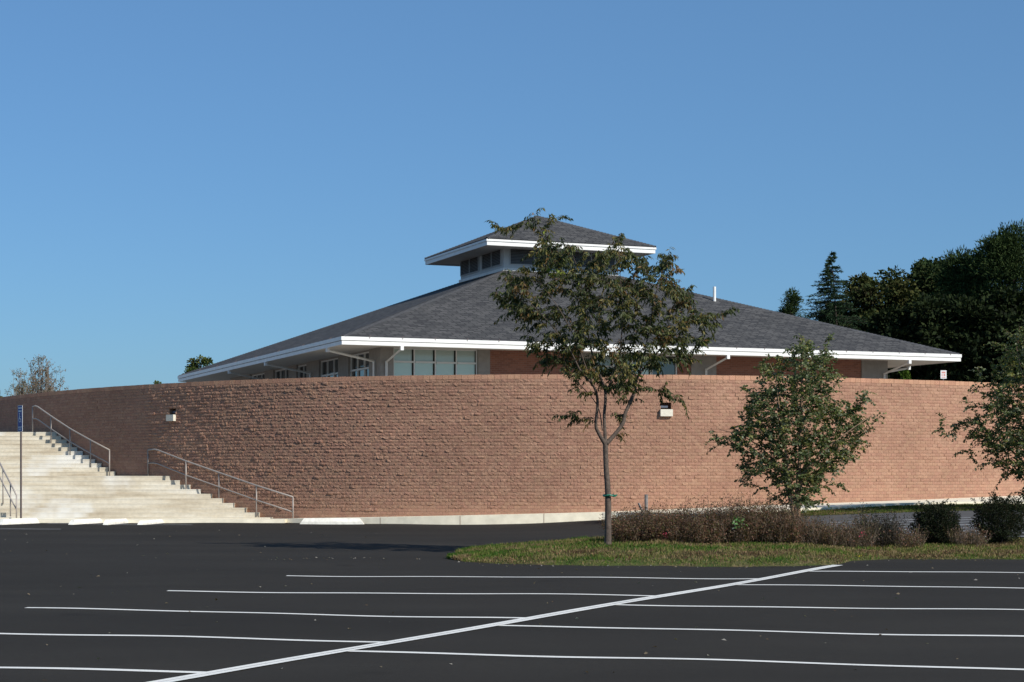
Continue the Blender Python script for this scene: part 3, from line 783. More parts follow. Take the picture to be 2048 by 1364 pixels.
def grow_tree(name, label, cat, Y0, limbs, poly, ntips, depth, tips, leaf, bark, base, seed=1, group=None, twig=(.14, .28), spacing=.032,
              twig_step=.13, droop=.6, keep=1.0, stretch=.35):
    """limbs: lists of (px, py, dY, radius); poly: crown outline in photo pixels at depth Y0; tips: fixed twig ends"""
    R = np.random.default_rng(seed)
    wp = lambda px, py, dy=0: np.array([(px - HX) / F * Y0, Y0 + dy, EYE + (HY - py) / F * Y0])
    root = empty(name, (base[0], base[1], base[2])); tag(root, label, cat, group)
    nodes = []; dirs = []; rads = []
    mt_ = MB()
    for lb in limbs:
        P = [wp(*q[:3]) for q in lb]; rr = [q[3] for q in lb]
        # smooth
        out, ro = [], []
        for i in range(len(P) - 1):
            p0 = P[max(i-1, 0)]; p1 = P[i]; p2 = P[i+1]; p3 = P[min(i+2, len(P)-1)]
            for t in np.linspace(0, 1, 6)[:-1]:
                out.append(.5 * ((2*p1) + (-p0+p2)*t + (2*p0-5*p1+4*p2-p3)*t*t + (-p0+3*p1-3*p2+p3)*t**3)); ro.append(rr[i] * (1-t) + rr[i+1] * t)
        out.append(P[-1]); ro.append(rr[-1])
        mt_.tube(out, ro, 9)
        for i in range(len(out)):
            if out[i][2] < wp(0, poly_bottom(poly))[2] - .05 and len(lb) > 2 and lb is limbs[0]: continue
            nodes.append(out[i]); dirs.append(unit(out[min(i+1, len(out)-1)] - out[max(i-1, 0)])); rads.append(ro[i])
    T = [wp(*t) for t in tips]
    px0, px1 = min(p[0] for p in poly), max(p[0] for p in poly); py0, py1 = min(p[1] for p in poly), max(p[1] for p in poly)
    cxp = .5 * (px0 + px1)
    while len(T) < ntips + len(tips):
        x, y = R.uniform(px0, px1), R.uniform(py0, py1)
        if inside(poly, x, y):
            # allowed depth shrinks towards the outline's sides
            w_ = max(.15, 1 - abs(x - cxp) / (.5 * (px1 - px0)) ) ** .5
            T.append(wp(x, y, R.uniform(-1, 1) * depth * w_))
    org = nodes[0]; T.sort(key=lambda t: np.linalg.norm(t - org))
    LP, LD, LN = [], [], []; br = MB()
    def put_leaves(pts, from_=.0):
        d_acc = 0; side = 1; tot = sum(np.linalg.norm(b - a) for a, b in zip(pts[:-1], pts[1:])); run = 0
        for a, b in zip(pts[:-1], pts[1:]):
            L_ = np.linalg.norm(b - a); d = unit(b - a); k = max(1, int(L_ / spacing))
            for i in range(k):
                run += L_ / k
                if run / tot < from_ or R.random() > keep: continue
                p = a + (b - a) * (i + R.random()) / k; side = -side
                sd = unit(np.cross(d, [0, 0, 1]) + R.normal(0, .25, 3)) * side
                ld = unit(d * .5 + sd * .7 + np.array([0, 0, -droop]) + R.normal(0, .28, 3))
                LP.append(p); LD.append(ld); LN.append(unit(np.array([0, 0, .6]) + R.normal(0, .6, 3) + d * .3))
    for t in T:
        Nd = np.array(nodes); v = t - Nd; dist = np.linalg.norm(v, axis=1)
        cost = dist * (1 + .9 * np.clip((Nd[:, 2] - t[2] + .05) / (dist + .05), 0, 1)) + np.where(dist < .12, .5, 0)
        al = np.einsum('ij,ij->i', v, np.array(dirs)) / (dist + 1e-6); cost = cost * (1.25 - .3 * al)
        i = int(np.argmin(cost)); p = Nd[i]; d0 = dirs[i]; L_ = dist[i]
        c1 = p + d0 * L_ * stretch + np.array([0, 0, L_ * .08]); c2 = t - unit(t - p) * L_ * .3 + np.array([0, 0, L_ * .06]) + R.normal(0, .04, 3) * L_
        k = max(4, int(L_ / .1)); pts = [(1-s)**3*p + 3*(1-s)**2*s*c1 + 3*(1-s)*s*s*c2 + s**3*t for s in np.linspace(0, 1, k+1)]
        r0 = min(rads[i] * .7, .004 + .012 * L_); rr = np.linspace(r0, .0022, k+1)
        br.tube(pts, rr, 4, caps=False)
        for j in range(1, k+1):
            nodes.append(pts[j]); dirs.append(unit(pts[j] - pts[j-1])); rads.append(rr[j])
        put_leaves(pts, .15)
        # side twigs
        tot = L_; run = R.uniform(0, twig_step); sgn = 1
        while run < tot:
            s = run / tot
            if s > .18:
                j = min(k - 1, int(s * k)); q = pts[j] + (pts[j+1] - pts[j]) * (s * k - j); d = unit(pts[j+1] - pts[j]); sgn = -sgn
                sd = unit(np.cross(d, [0, 0, 1]) + R.normal(0, .5, 3)) * sgn
                td = unit(d * .8 + sd * .8 + np.array([0, 0, .15])); tl = R.uniform(*twig)
                tp = [q, q + td * tl * .5 + np.array([0, 0, .01]), q + td * tl + np.array([0, 0, -tl * .18 * (1 + droop)])]
                br.tube(tp, [.0028, .002, .0015], 3, caps=False); put_leaves(tp, .08)
            run += twig_step * R.uniform(.7, 1.3)
    adopt(mt_.build('trunk', bark, smooth=True), root); adopt(br.build('branches', bark), root)
    LP, LD, LN = map(np.array, (LP, LD, LN)); n_ = len(LP)
    pal = np.array(leaf['pal']); wts = np.array(leaf['w'], float); wts /= wts.sum()
    # colour runs in small sprays: neighbouring leaves share a tone
    cell = (np.floor(LP * 3.1) @ np.array([73.1, 19.7, 41.3])).astype(int); tone = np.random.default_rng(seed + 5).random(4096)[cell % 4096]
    pick = np.where(R.random(n_) < .6, tone, R.random(n_)); ci = np.searchsorted(np.cumsum(wts), pick).clip(0, len(wts) - 1)
    cols = pal[ci] * R.uniform(.75, 1.25, (n_, 1))
    leaf_mesh('crown', LP, LD, LN, leaf['l'] * R.uniform(.7, 1.25, n_), leaf['wd'] * R.uniform(.75, 1.2, n_), cols, M_leaf, root)
    print(name, 'leaves', n_)
    return root
def poly_bottom(poly): return max(p[1] for p in poly)

# the young tree on the island
ty = 33.3; tx = (1215 - HX) / F * ty
tree_limbs = [
  [(1215,1100,0,0.0784),(1216,1075,0,0.0656),(1216,990,0,0.0560),(1212,930,0,0.0480),(1211,885,0,0.0496)],
  [(1211,889,0,0.0440),(1198,868,-.05,0.0336),(1191,850,-.1,0.0288),(1194,805,-.2,0.0256),(1186,775,-.3,0.0208),(1160,745,-.4,0.0176),(1138,705,-.55,0.0136),(1100,655,-.7,0.0080),(1055,610,-.8,0.0040)],
  [(1211,889,0,0.0400),(1210,860,.05,0.0304),(1209,830,.1,0.0288),(1212,785,.2,0.0272),(1200,745,.25,0.0208),(1182,690,.3,0.0160),(1172,620,.35,0.0112),(1160,545,.3,0.0064),(1135,480,.3,0.0032)],
  [(1212,888,0,0.0464),(1232,866,.05,0.0368),(1247,845,.1,0.0352),(1252,825,.15,0.0336),(1270,785,.2,0.0288),(1276,755,.25,0.0256),(1296,728,.3,0.0208),(1330,688,.4,0.0144),(1362,650,.5,0.0088),(1400,625,.5,0.0040)],
  [(1212,790,.2,0.0208),(1228,745,0,0.0160),(1240,690,-.2,0.0128),(1243,620,-.3,0.0096),(1238,560,-.4,0.0064),(1236,500,-.3,0.0032)],
  [(1276,758,.25,0.0176),(1286,715,-.1,0.0144),(1296,660,-.3,0.0112),(1306,600,-.4,0.0072),(1322,545,-.3,0.0032)],
  [(1186,775,-.3,0.0160),(1168,735,-.6,0.0128),(1150,690,-.8,0.0104),(1118,630,-.9,0.0072),(1080,575,-.8,0.0032)],
  [(1205,860,.02,0.0112),(1200,820,.3,0.0096),(1185,790,.6,0.0080),(1150,750,.9,0.0064),(1120,700,1.1,0.0032)],
  [(1250,840,.1,0.0128),(1262,800,.5,0.0112),(1280,770,.9,0.0096),(1310,720,1.1,0.0064),(1340,690,1.2,0.0032)],
]
tree_poly = [(1000,600),(1020,575),(1008,548),(1045,545),(1062,520),(1058,490),(1075,470),(1110,462),(1130,500),(1170,505),(1220,500),(1240,478),(1262,505),(1305,520),(1330,512),(1352,535),(1362,570),(1388,578),(1382,610),(1440,615),(1410,645),(1415,680),(1385,690),(1375,715),(1335,705),(1330,735),(1290,738),(1272,765),(1250,790),(1225,790),(1190,755),(1155,755),(1135,730),(1095,722),(1060,690),(1052,655),(1020,640)]
tree_tips = [(985,446,.2),(1012,456,.2),(1072,425,.1),(1098,440,.2),(1118,434,.1),(1240,470,0),(1335,512,-.2),(1358,540,.2),(1380,575,.1),(1466,618,.1),(1440,628,.2),(1420,650,-.1),(1402,688,.2),(1378,722,.1),
  (1368,800,.3),(1340,790,.4),(1330,770,.2),(1300,775,.3),(1128,832,-.1),(1145,826,-.2),(1160,838,0),(1133,752,-.3),(1150,765,-.3),(1165,785,-.2),(1055,690,-.4),(1048,640,-.5),(1000,598,-.2),(990,592,-.4),(1008,546,-.3),(1085,715,.3),(1095,725,.1),(1245,868,.1),(1265,800,.5),(1235,830,.4),(1250,800,.6),(1335,505,.5),(1060,450,0),(1100,500,.4)]
zel = dict(l=.098, wd=.034, pal=[(.062, .078, .027), (.09, .098, .030), (.15, .125, .034), (.15, .085, .03), (.042, .058, .026), (.2, .24, .04)], w=[32, 26, 18, 8, 14, 2])
grow_tree('street_tree', 'young tree with drooping olive leaves, forked above a green trunk tie, on the island', 'tree',
          ty, tree_limbs, tree_poly, 410, 1.35, tree_tips, zel, M_bark, (tx, ty, float(g(tx, ty)) + .2), seed=3, spacing=.019, twig_step=.05, droop=.95)
root = bpy.data.objects['street_tree']
zt = EYE + (943 - 991) / F * ty
m = MB(); m.tube([(tx + .025 + .1 * math.cos(t), ty + .1 * math.sin(t), zt + .01 * math.sin(3 * t)) for t in np.linspace(0, 6.28, 14)], .018, 5)
m.tube([(tx + .11, ty - .05, zt), (tx + .17, ty - .08, zt + .01), (tx + .12, ty - .09, zt - .02)], .014, 5)
adopt(m.build('tree_tie', M_tie), root)

# the birch clump in front of the wall
by = 46.9
birch_pal = dict(l=.084, wd=.062, pal=[(.085, .115, .042), (.125, .155, .058), (.06, .08, .036), (.18, .18, .052), (.24, .19, .05), (.20, .215, .14)], w=[30, 22, 24, 8, 3, 13])
bl = [[(1592,1036,0,.075),(1594,985,0,.06),(1600,930,.1,.05),(1603,860,.1,.042),(1604,780,0,.03),(1603,710,0,.012),(1602,680,0,.006)],
  [(1586,1036,-.1,.05),(1578,975,-.2,.04),(1568,910,-.4,.032),(1556,840,-.5,.022),(1545,760,-.5,.012),(1535,730,-.5,.006)],
  [(1598,1036,.1,.05),(1606,970,.3,.04),(1625,900,.5,.03),(1645,830,.6,.022),(1655,760,.5,.012),(1655,690,.4,.006)],
  [(1590,1020,.1,.04),(1600,950,-.5,.03),(1640,900,-.8,.02),(1690,860,-.9,.012),(1735,830,-.8,.006)],
  [(1584,1020,0,.04),(1570,950,.5,.028),(1535,900,.7,.02),(1490,870,.8,.012),(1445,858,.7,.006)]]
bp = [(1598,676),(1618,690),(1625,712),(1648,690),(1660,690),(1652,730),(1668,760),(1660,800),(1700,815),(1722,790),(1732,800),(1715,830),(1740,850),(1725,880),(1700,900),(1712,915),(1685,940),(1668,945),(1650,930),(1645,970),(1622,985),(1618,1015),(1570,1015),(1560,975),(1545,960),(1520,945),(1490,955),(1485,930),(1500,915),(1450,895),(1438,880),(1470,860),(1440,858),(1500,840),(1490,825),(1505,800),(1500,775),(1528,770),(1518,745),(1540,725),(1560,740),(1570,700),(1585,705)]
bt = [(1600,674,0),(1664,674,.2),(1520,735,-.2),(1488,778,0),(1425,864,.2),(1432,878,-.2),(1484,830,.2),(1762,832,0),(1736,782,.2),(1735,800,0),(1742,860,.2),(1728,897,.1),(1680,972,0),(1668,968,.2),(1490,968,0),(1484,960,.2),(1542,1000,.1),(1548,990,0),(1650,1000,.2),(1632,1005,0),(1440,892,.3),(1700,812,.3),(1540,716,0),(1650,695,0),(1738,845,.2)]
grow_tree('birch_tree', 'bushy birch clump with small green leaves, standing whole before the sunlit wall', 'tree', by, bl, bp, 820, 1.4, bt, birch_pal, M_bark2,
          ((1590 - HX) / F * by, by, float(g((1590 - HX) / F * by, by))), seed=11, twig=(.16, .34), spacing=.027, twig_step=.07, droop=.25, group='birch trees before the wall')
by2 = 46.8
b2 = [[(2095,1040,0,.08),(2094,980,0,.065),(2098,900,.1,.05),(2096,800,.1,.036),(2090,700,0,.018),(2085,640,0,.006)],
  [(2090,1040,-.1,.05),(2078,950,-.3,.04),(2062,860,-.5,.03),(2040,780,-.5,.018),(2025,700,-.4,.006)],
  [(2100,1040,.1,.05),(2120,940,.3,.04),(2150,850,.4,.026),(2180,760,.4,.008)],
  [(2092,1000,0,.04),(2060,930,.4,.03),(2010,880,.6,.02),(1960,855,.6,.012),(1915,845,.5,.005)]]
p2_ = [(2085,630),(2110,670),(2140,700),(2200,760),(2230,830),(2250,880),(2210,930),(2160,960),(2130,1010),(2060,1010),(2050,960),(2030,935),(1985,925),(1990,905),(1955,900),(1965,875),(1940,880),(1950,862),(1915,862),(1925,838),(1955,845),(1960,815),(1975,790),(1985,760),(2000,735),(2005,705),(2025,690),(2040,655),(2060,670)]
t2_ = [(2040,654,0),(1990,690,.1),(1955,735,.1),(1962,765,0),(1935,793,.1),(1934,814,0),(1890,835,.1),(1876,861,.1),(1905,870,.1),(1922,905,.1),(1938,903,0),(1964,930,.1),(2005,958,.1),(1958,775,.1),(2010,940,.1)]
grow_tree('birch_tree', 'birch with small dark green leaves, cut by the right edge of the photo', 'tree', by2, b2, p2_, 950, 1.5, t2_,
          birch_pal, M_bark2, ((2095 - HX) / F * by2, by2, float(g((2095 - HX) / F * by2, by2))), seed=23, twig=(.16, .34), spacing=.027, twig_step=.07, droop=.25, group='birch trees before the wall')

# ------------------------------------------------------------------ distant trees
def blob_tree(name, label, px, ytop, wpx, Y, kind, seed, group, pal, zbase=3.0, nleaf=9000, low=None, ls=.2, cat='tree'):
    R = np.random.default_rng(seed); x0 = (px - HX) / F * Y; ztop = EYE + (HY - ytop) / F * Y; wr = wpx / 2 / F * Y; hgt = ztop - zbase
    root = empty(name, (x0, Y, zbase)); tag(root, label, cat, group)
    m = MB(); k = 8; lean = R.normal(0, .02 * hgt, 2)
    tr = [(x0 + lean[0] * math.sin(i / k * 3), Y + lean[1] * math.sin(i / k * 3), zbase - .2 + hgt * .93 * i / k) for i in range(k + 1)]
    m.tube(tr, [max(.03, hgt * .018 * (1 - i / k)) for i in range(k + 1)], 7)
    P, D, L, cl = [], [], [], []
    cen = []
    if kind == 'spruce':
        lv = np.linspace(.25, 1, 44)
        for q in lv:
            rad = wr * (1 - q) * 1.05 + .05; nb = max(5, int(16 * (1 - q) + 5))
            for b in range(nb):
                a = R.uniform(0, 6.28); rr = rad * R.uniform(.65, 1.2); z = zbase + hgt * q
                p0 = np.array([x0, Y, z]); p1 = p0 + np.array([math.cos(a) * rr, math.sin(a) * rr, -rr * .18 + rr * .12])
                m.tube([p0, p1], [.03, .01], 4, caps=False)
                kk = max(10, int(nleaf / 44 / nb * (rr / wr * 1.6 + .25)))
                tt = R.uniform(.1, 1.04, kk)[:, None]; pp = p0 + (p1 - p0) * tt + R.normal(0, 1, (kk, 3)) * np.array([.16, .16, .07]) * (1.25 - tt * .8) * min(1, .25 + 1.6 * (1 - q))
                P.append(pp); dd = (p1 - p0) / (np.linalg.norm(p1 - p0) + 1e-6) + R.normal(0, .45, (kk, 3)) + [0, 0, .12]; D.append(dd); cen += [0] * kk
    else:
        nbl = {'pine': 46, 'round': 56, 'sparse': 26}[kind]
        lo = {'pine': .3, 'round': .12, 'sparse': .12}[kind] if low is None else low
        for b in range(nbl):
            q = lo + (1 - lo) * R.random() ** .8
            prof = {'pine': (1.02 - q) ** .55 * 1.0, 'round': math.sqrt(max(.03, 1 - ((q - .5) / .53) ** 2)) , 'sparse': .35 + .65 * q * (1.15 - q) * 3}[kind]
            a = R.uniform(0, 6.28); rr = wr * prof * math.sqrt(R.random()) * .95
            c_ = np.array([x0 + math.cos(a) * rr, Y + math.sin(a) * rr * .9, zbase + hgt * q * .95])
            sz = wr * R.uniform(.30, .50) * (1.1 - .5 * q)
            st = tr[min(k, max(1, int(q * .75 * k)))]
            m.tube([st, tuple((np.array(st) + c_) / 2 + [0, 0, -.1 * sz]), tuple(c_)], [.012 * hgt * .4, .04, .015], 4, caps=False)
            kk = int(nleaf / nbl * R.uniform(.7, 1.3)); dirs_ = R.normal(0, 1, (kk, 3)); dirs_ /= np.linalg.norm(dirs_, axis=1)[:, None]
            rad = (R.random(kk) ** .45)[:, None]
            asp = np.array([1.1, 1.1, .7]) if kind != 'sparse' else np.array([.7, .7, 1.6])
            bump = 1 + .3 * np.sin(dirs_[:, :1] * 5 + b) * np.sin(dirs_[:, 1:2] * 4 + 2 * b)
            P.append(c_ + dirs_ * rad * sz * asp * bump); D.append(dirs_ + R.normal(0, .6, (kk, 3)) + ([0, 0, .5] if kind != 'round' else [0, 0, -.1])); cen += [b] * kk
            if kind == 'sparse':
                for t in range(9):
                    e_ = c_ + R.normal(0, 1, 3) * sz * [.5, .5, 1.1] + [0, 0, sz * .8]; m.tube([tuple(c_ - [0, 0, sz]), tuple(e_)], [.02, .006], 3, caps=False)
    P = np.concatenate(P); D = np.concatenate(D); n_ = len(P)
    pal = np.array(pal); tone = R.random(200)[np.array(cen) % 200]
    ci = (np.clip(.55 * tone + .45 * R.random(n_), 0, .999) * len(pal)).astype(int); cols = pal[ci] * R.uniform(.7, 1.3, (n_, 1))
    adopt(m.build('trunk', M_barkd, smooth=True), root)
    w_ = .22 if kind in ('spruce', 'pine') else .7
    leaf_mesh('crown', P, D, R.normal(0, 1, (n_, 3)) + [0, 0, .6], ls * R.uniform(.6, 1.3, n_), ls * w_ * R.uniform(.7, 1.3, n_), cols, M_leaff, root)
    return root
DK = [(.010, .017, .007), (.016, .025, .009), (.024, .034, .012), (.012, .016, .009)]
SPR = [(.026, .048, .024), (.04, .068, .034), (.052, .074, .04)]
OL2 = [(.026, .038, .014), (.040, .052, .017), (.056, .058, .018), (.034, .032, .016)]
PG = [(.020, .035, .013), (.034, .056, .019), (.05, .074, .025)]
OL = [(.016, .022, .008), (.028, .032, .010), (.05, .045, .014), (.03, .022, .012)]
GN = [(.018, .032, .010), (.028, .045, .014), (.04, .055, .018)]
wg = 'trees of the dark wood behind the building'
wood = [
 ('pine_tree', 'short pine at the left end of the dark wood, just above the roof slope', 1583, 570, 110, 118, 'pine', PG, 9000, .17),
 ('spruce_tree', 'pointed dark spruce rising above the roof slope', 1664, 508, 330, 112, 'spruce', SPR, 30000, .17),
 ('leafy_tree', 'round topped olive tree right of the pointed spruce', 1757, 545, 230, 118, 'round', OL2, 24000, .2),
 ('leafy_tree', 'tall leafy tree with a narrow upright top in the middle of the wood', 1858, 484, 120, 122, 'round', OL2[:2] + PG, 14000, .2),
 ('leafy_tree', 'broad shouldered leafy tree below the narrow upright one', 1840, 520, 250, 120, 'round', OL2[:2] + PG[:2], 22000, .2),
 ('pine_tree', 'broad dark pine left of the tallest trees of the wood', 1935, 494, 260, 111, 'pine', PG, 24000, .24),
 ('pine_tree', 'tallest dark pine, its top leaning to the right edge of the photo', 2022, 446, 300, 108, 'pine', PG, 28000, .24),
 ('pine_tree', 'tall dark pine beyond the right edge of the photo', 2130, 435, 320, 110, 'pine', PG, 16000, .28),
 ('leafy_tree', 'low dark tree behind the right end of the roof', 1800, 625, 230, 104, 'round', DK, 16000, .24),
 ('leafy_tree', 'low black-green tree above the small white sign', 1905, 590, 260, 102, 'round', DK, 20000, .24),
 ('leafy_tree', 'low black-green tree behind the birch at the right edge', 2010, 590, 280, 101, 'round', DK, 20000, .24),
 ('leafy_tree', 'dark tree between the spruce and the low trees, behind the roof', 1705, 605, 220, 122, 'round', OL, 14000, .24),
 ('leafy_tree', 'black-green tree low beyond the right edge', 2130, 600, 260, 98, 'round', DK, 9000, .28),
]
for i, (nm, lab, px, yt, w_, Y, kd, pal, nl, ls) in enumerate(wood):
    blob_tree(nm, lab, px, yt, w_, Y, kd, 100 + i * 3, wg, pal, nleaf=int(nl * 1.1), ls=ls * 1.25)
# a thicket closes the foot of the wood
def thicket():
    R = np.random.default_rng(77); n_ = 26000
    x = R.uniform(12, 60, n_); y = 112 + R.uniform(0, 8, n_) + (x - 12) * .1; z = 3 + R.random(n_) ** .8 * (4.6 + 1.3 * np.sin(x * .5) + 1.0 * np.sin(x * 1.3))
    cols = np.array(DK)[R.integers(0, 4, n_)] * R.uniform(.6, 1.2, (n_, 1))
    o = leaf_mesh('undergrowth', np.c_[x, y, z], R.normal(0, 1, (n_, 3)), R.normal(0, 1, (n_, 3)), .5 * R.uniform(.5, 1.2, n_), .4, cols, M_leaff)
    tag(o, 'dark undergrowth at the foot of the wood behind the building', 'undergrowth', kind='stuff')
thicket()
def thin_tree(label, px, ytop, wpx, Y, seed, nst, nleaf, pal):
    R = np.random.default_rng(seed); zb_ = 3.0; x0 = (px - HX) / F * Y; hgt = EYE + (HY - ytop) / F * Y - zb_; wr = wpx / 2 / F * Y
    root = empty('thin_tree', (x0, Y, zb_)); tag(root, label, 'tree', 'thin trees on the far left')
    m = MB(); P = []; D = []
    for k in range(nst):
        a = R.uniform(0, 6.28); q = math.sqrt(R.random()); ex = np.array([x0 + math.cos(a) * q * wr * .95, Y + math.sin(a) * q * wr, zb_ + hgt * (1 - .33 * q * q) * R.uniform(.62, 1.0)])
        st = np.array([x0 + math.cos(a) * q * wr * .12, Y, zb_ + hgt * R.uniform(0, .12)]); c_ = np.array([st[0] + (ex[0] - st[0]) * .75, st[1] + (ex[1] - st[1]) * .75, st[2] + (ex[2] - st[2]) * .45])
        pts = [(1-t)**2*st + 2*(1-t)*t*c_ + t*t*ex + R.normal(0, .03, 3) for t in np.linspace(0, 1, 9)]
        m.tube(pts, np.linspace(.035, .008, 9), 3, caps=False)
        for t in range(9):
            j = R.integers(3, 9); p = pts[min(j, 8)]; e = p + np.array([R.normal(0, .22), R.normal(0, .22), R.uniform(.15, .55)]); m.tube([p, e], [.012, .005], 3, caps=False)
            for u in R.random(max(1, int(nleaf / nst / 9))): P.append(p + (e - p) * u + R.normal(0, .05, 3)); D.append(R.normal(0, 1, 3))
    adopt(m.build('trunk', M_thin), root); n_ = len(P)
    leaf_mesh('crown', P, D, R.normal(0, 1, (n_, 3)), .10 * R.uniform(.6, 1.3, n_), .07, np.array(pal)[R.integers(0, len(pal), n_)] * R.uniform(.7, 1.3, (n_, 1)), M_leaff, root)
M_thin = mottled('pale_twigs', (.20, .165, .14), .2, 5)
RD = [(.16, .10, .065), (.12, .10, .06), (.11, .11, .05), (.18, .13, .09)]
thin_tree('russet see-through tree with many thin upright twigs, above the shaded end of the wall', 84, 710, 112, 118, 301, 130, 9000, RD)
thin_tree('smaller greyish see-through tree left of the russet one, above the shaded wall', 38, 732, 54, 116, 309, 50, 3000, RD[1:3])
LG = [(.035, .06, .02), (.06, .085, .02), (.10, .10, .03)]
blob_tree('leafy_tree', 'small round green tree peeping over the left slope of the roof', 402, 708, 76, 125, 'round', 303, None, LG, nleaf=6000, ls=.17)
blob_tree('shrub', 'tiny dark green treetop just above the wall at the roof corner', 317, 756, 24, 120, 'round', 305, None, LG, nleaf=1500, ls=.14, cat='shrub')
blob_tree('leafy_tree', 'sliver of a dark tree at the left edge above the wall', -8, 765, 30, 116, 'round', 307, None, LG, nleaf=1500, ls=.15)
blob_tree('shrub', 'bright green shrub glimpsed under the right eave of the building', 1808, 736, 34, 88, 'round', 311, None, [(.06, .11, .015), (.09, .14, .02)], nleaf=2500, ls=.1, cat='shrub')

# ------------------------------------------------------------------ grass island
fr = [(893,1117),(930,1124),(1000,1128),(1100,1131),(1215,1132),(1350,1133),(1500,1134),(1600,1133),(1670,1130),(1705,1122),(1800,1119),(1950,1119),(2048,1120),(2200,1120)]
front = [at_ground(*p) for p in fr]
back = [(front[0][0] + .15, front[0][1] + .8), (-1.6, 36.0), (-.2, 37.4), (1.2, 38.3), (3.0, 38.4), (5.0, 37.2), (7.5, 36.4), (11, 36.3), (16, 36.6)]
fx = np.array(front); bk = np.array(back)
tp = np.linspace(0, 1, 90)
def param(poly, t):
    s = np.r_[0, np.cumsum(np.linalg.norm(np.diff(poly, axis=0), axis=1))]; s /= s[-1]
    return np.c_[np.interp(t, s, poly[:, 0]), np.interp(t, s, poly[:, 1])]
# pair by x position
def y_front(x): return np.interp(x, fx[:, 0], fx[:, 1])
def y_back(x): return np.interp(x, bk[:, 0], bk[:, 1])
XI0, XI1 = fx[0, 0] - .02, 16.0
def mound(x, t):
    amp = np.interp(x, [XI0, XI0 + 1.2, 1.5, 4.5, 7.0, 16], [.03, .12, .20, .18, .07, .06])
    return amp * np.sin(np.clip(t, 0, 1) * math.pi) ** .55 + .02 * np.sin(x * 2.3 + t * 5) * np.sin(np.clip(t, 0, 1) * math.pi)
gx = np.concatenate([np.linspace(XI0, XI0 + 1, 14)[:-1], np.arange(XI0 + 1, XI1, .2)]); gt = np.linspace(0, 1, 22); V = []; 
def isl(x, t):
    w = np.clip((x - XI0) / .6, 0.0, 1) ** .5
    mid_ = .5 * (y_front(x) + y_back(x)) ; y0 = y_front(x); y1 = y_front(x) + (y_back(x) - y_front(x)) * np.clip(w, .05, 1)
    y0 = y0 + .10 * np.sin(x * 3.1) * .5 + .04 * np.sin(x * 7.7)
    y = y0 + (y1 - y0) * t
    return y, g(x, y) + mound(x, t)
for x in gx:
    for t in gt:
        y, z = isl(x, t); V.append((x, float(y), float(z) + (.004 if 0 < t < 1 else -.02)))
nt_ = len(gt); Fq = [(i*nt_+j, (i+1)*nt_+j, (i+1)*nt_+j+1, i*nt_+j+1) for i in range(len(gx)-1) for j in range(nt_-1)]
tag(mesh_obj('grass_island', V, Fq, M_soil, smooth=True), kind='structure')
def blades(name, X, Yv, Z, hgt, wid, cols, label, cat='grass', lean=1.1):
    n_ = len(X); a = rng.uniform(0, 6.28, n_); D = np.c_[np.cos(a) * lean * rng.random(n_), np.sin(a) * lean * rng.random(n_), np.ones(n_)]
    Nn = rng.normal(0, 1, (n_, 3)) * [1, 1, .1]
    o = leaf_mesh(name, np.c_[X, Yv, Z], D, Nn, hgt, wid, cols, M_grass)
    return tag(o, label, cat, kind='stuff')
def patch(x, y, s=1.0):
    return (np.sin(x*2.1*s + 1.7*np.sin(y*1.9*s)) + np.sin(y*3.1*s + x*1.3*s + 2*np.sin(x*.9*s)) + np.sin(x*5.3*s - y*4.1*s) * .7) / 2.7
n_ = 105000
X = XI0 + .05 + (XI1 - XI0 - .1) * rng.random(n_) ** 1.2; t = rng.random(n_); Yv, Z = isl(X, t)
pt = patch(X, Yv) * 1.25 + .5 * patch(X * 3.1, Yv * 2.7) + rng.normal(0, .38, n_)
GP = np.array([(.055, .125, .022), (.09, .15, .026), (.14, .165, .04), (.23, .19, .08), (.30, .22, .12), (.12, .075, .045)])
# greener near the tip and along the back, drier to the front right
dry = np.clip((X + 2) / 9, 0, 1) * .45 + .35 * (t < .25)
ci = np.clip(((pt + 1) * .38 + dry * .55) * 5 + rng.normal(0, .8, n_), 0, 5).astype(int)
blades('island_grass', X, Yv, Z - .005, rng.uniform(.03, .075, n_) * (1 + .5 * (patch(X * 2.2, Yv * 2) > .35)) * (1 - .4 * (np.abs(t - .5) > .46)), rng.uniform(.009, .019, n_), GP[ci] * rng.uniform(.7, 1.05, (n_, 1)) * np.clip(1 + .25 * patch(X * 4.7, Yv * 5.3), .6, 1.2)[:, None], 'patchy green and straw grass covering the island')
# tufts of dead leaves in the turf
n_ = 5000; X = XI0 + .3 + (XI1 - XI0 - 2.4) * rng.random(n_); t = rng.uniform(.02, .6, n_); k_ = patch(X * 1.6, t * 9) > .25; X, t = X[k_], t[k_]; Yv, Z = isl(X, t); n_ = len(X)
tag(leaf_mesh('dead_leaves', np.c_[X, Yv, Z + .03], rng.normal(0, 1, (n_, 3)) * [1, 1, .4], rng.normal(0, 1, (n_, 3)), rng.uniform(.03, .06, n_), .03, np.array([(.17, .09, .05), (.25, .16, .09), (.08, .045, .03)])[rng.integers(0, 3, n_)], M_grass), 'brown dead leaves caught in the island turf', 'dead leaves', kind='stuff')
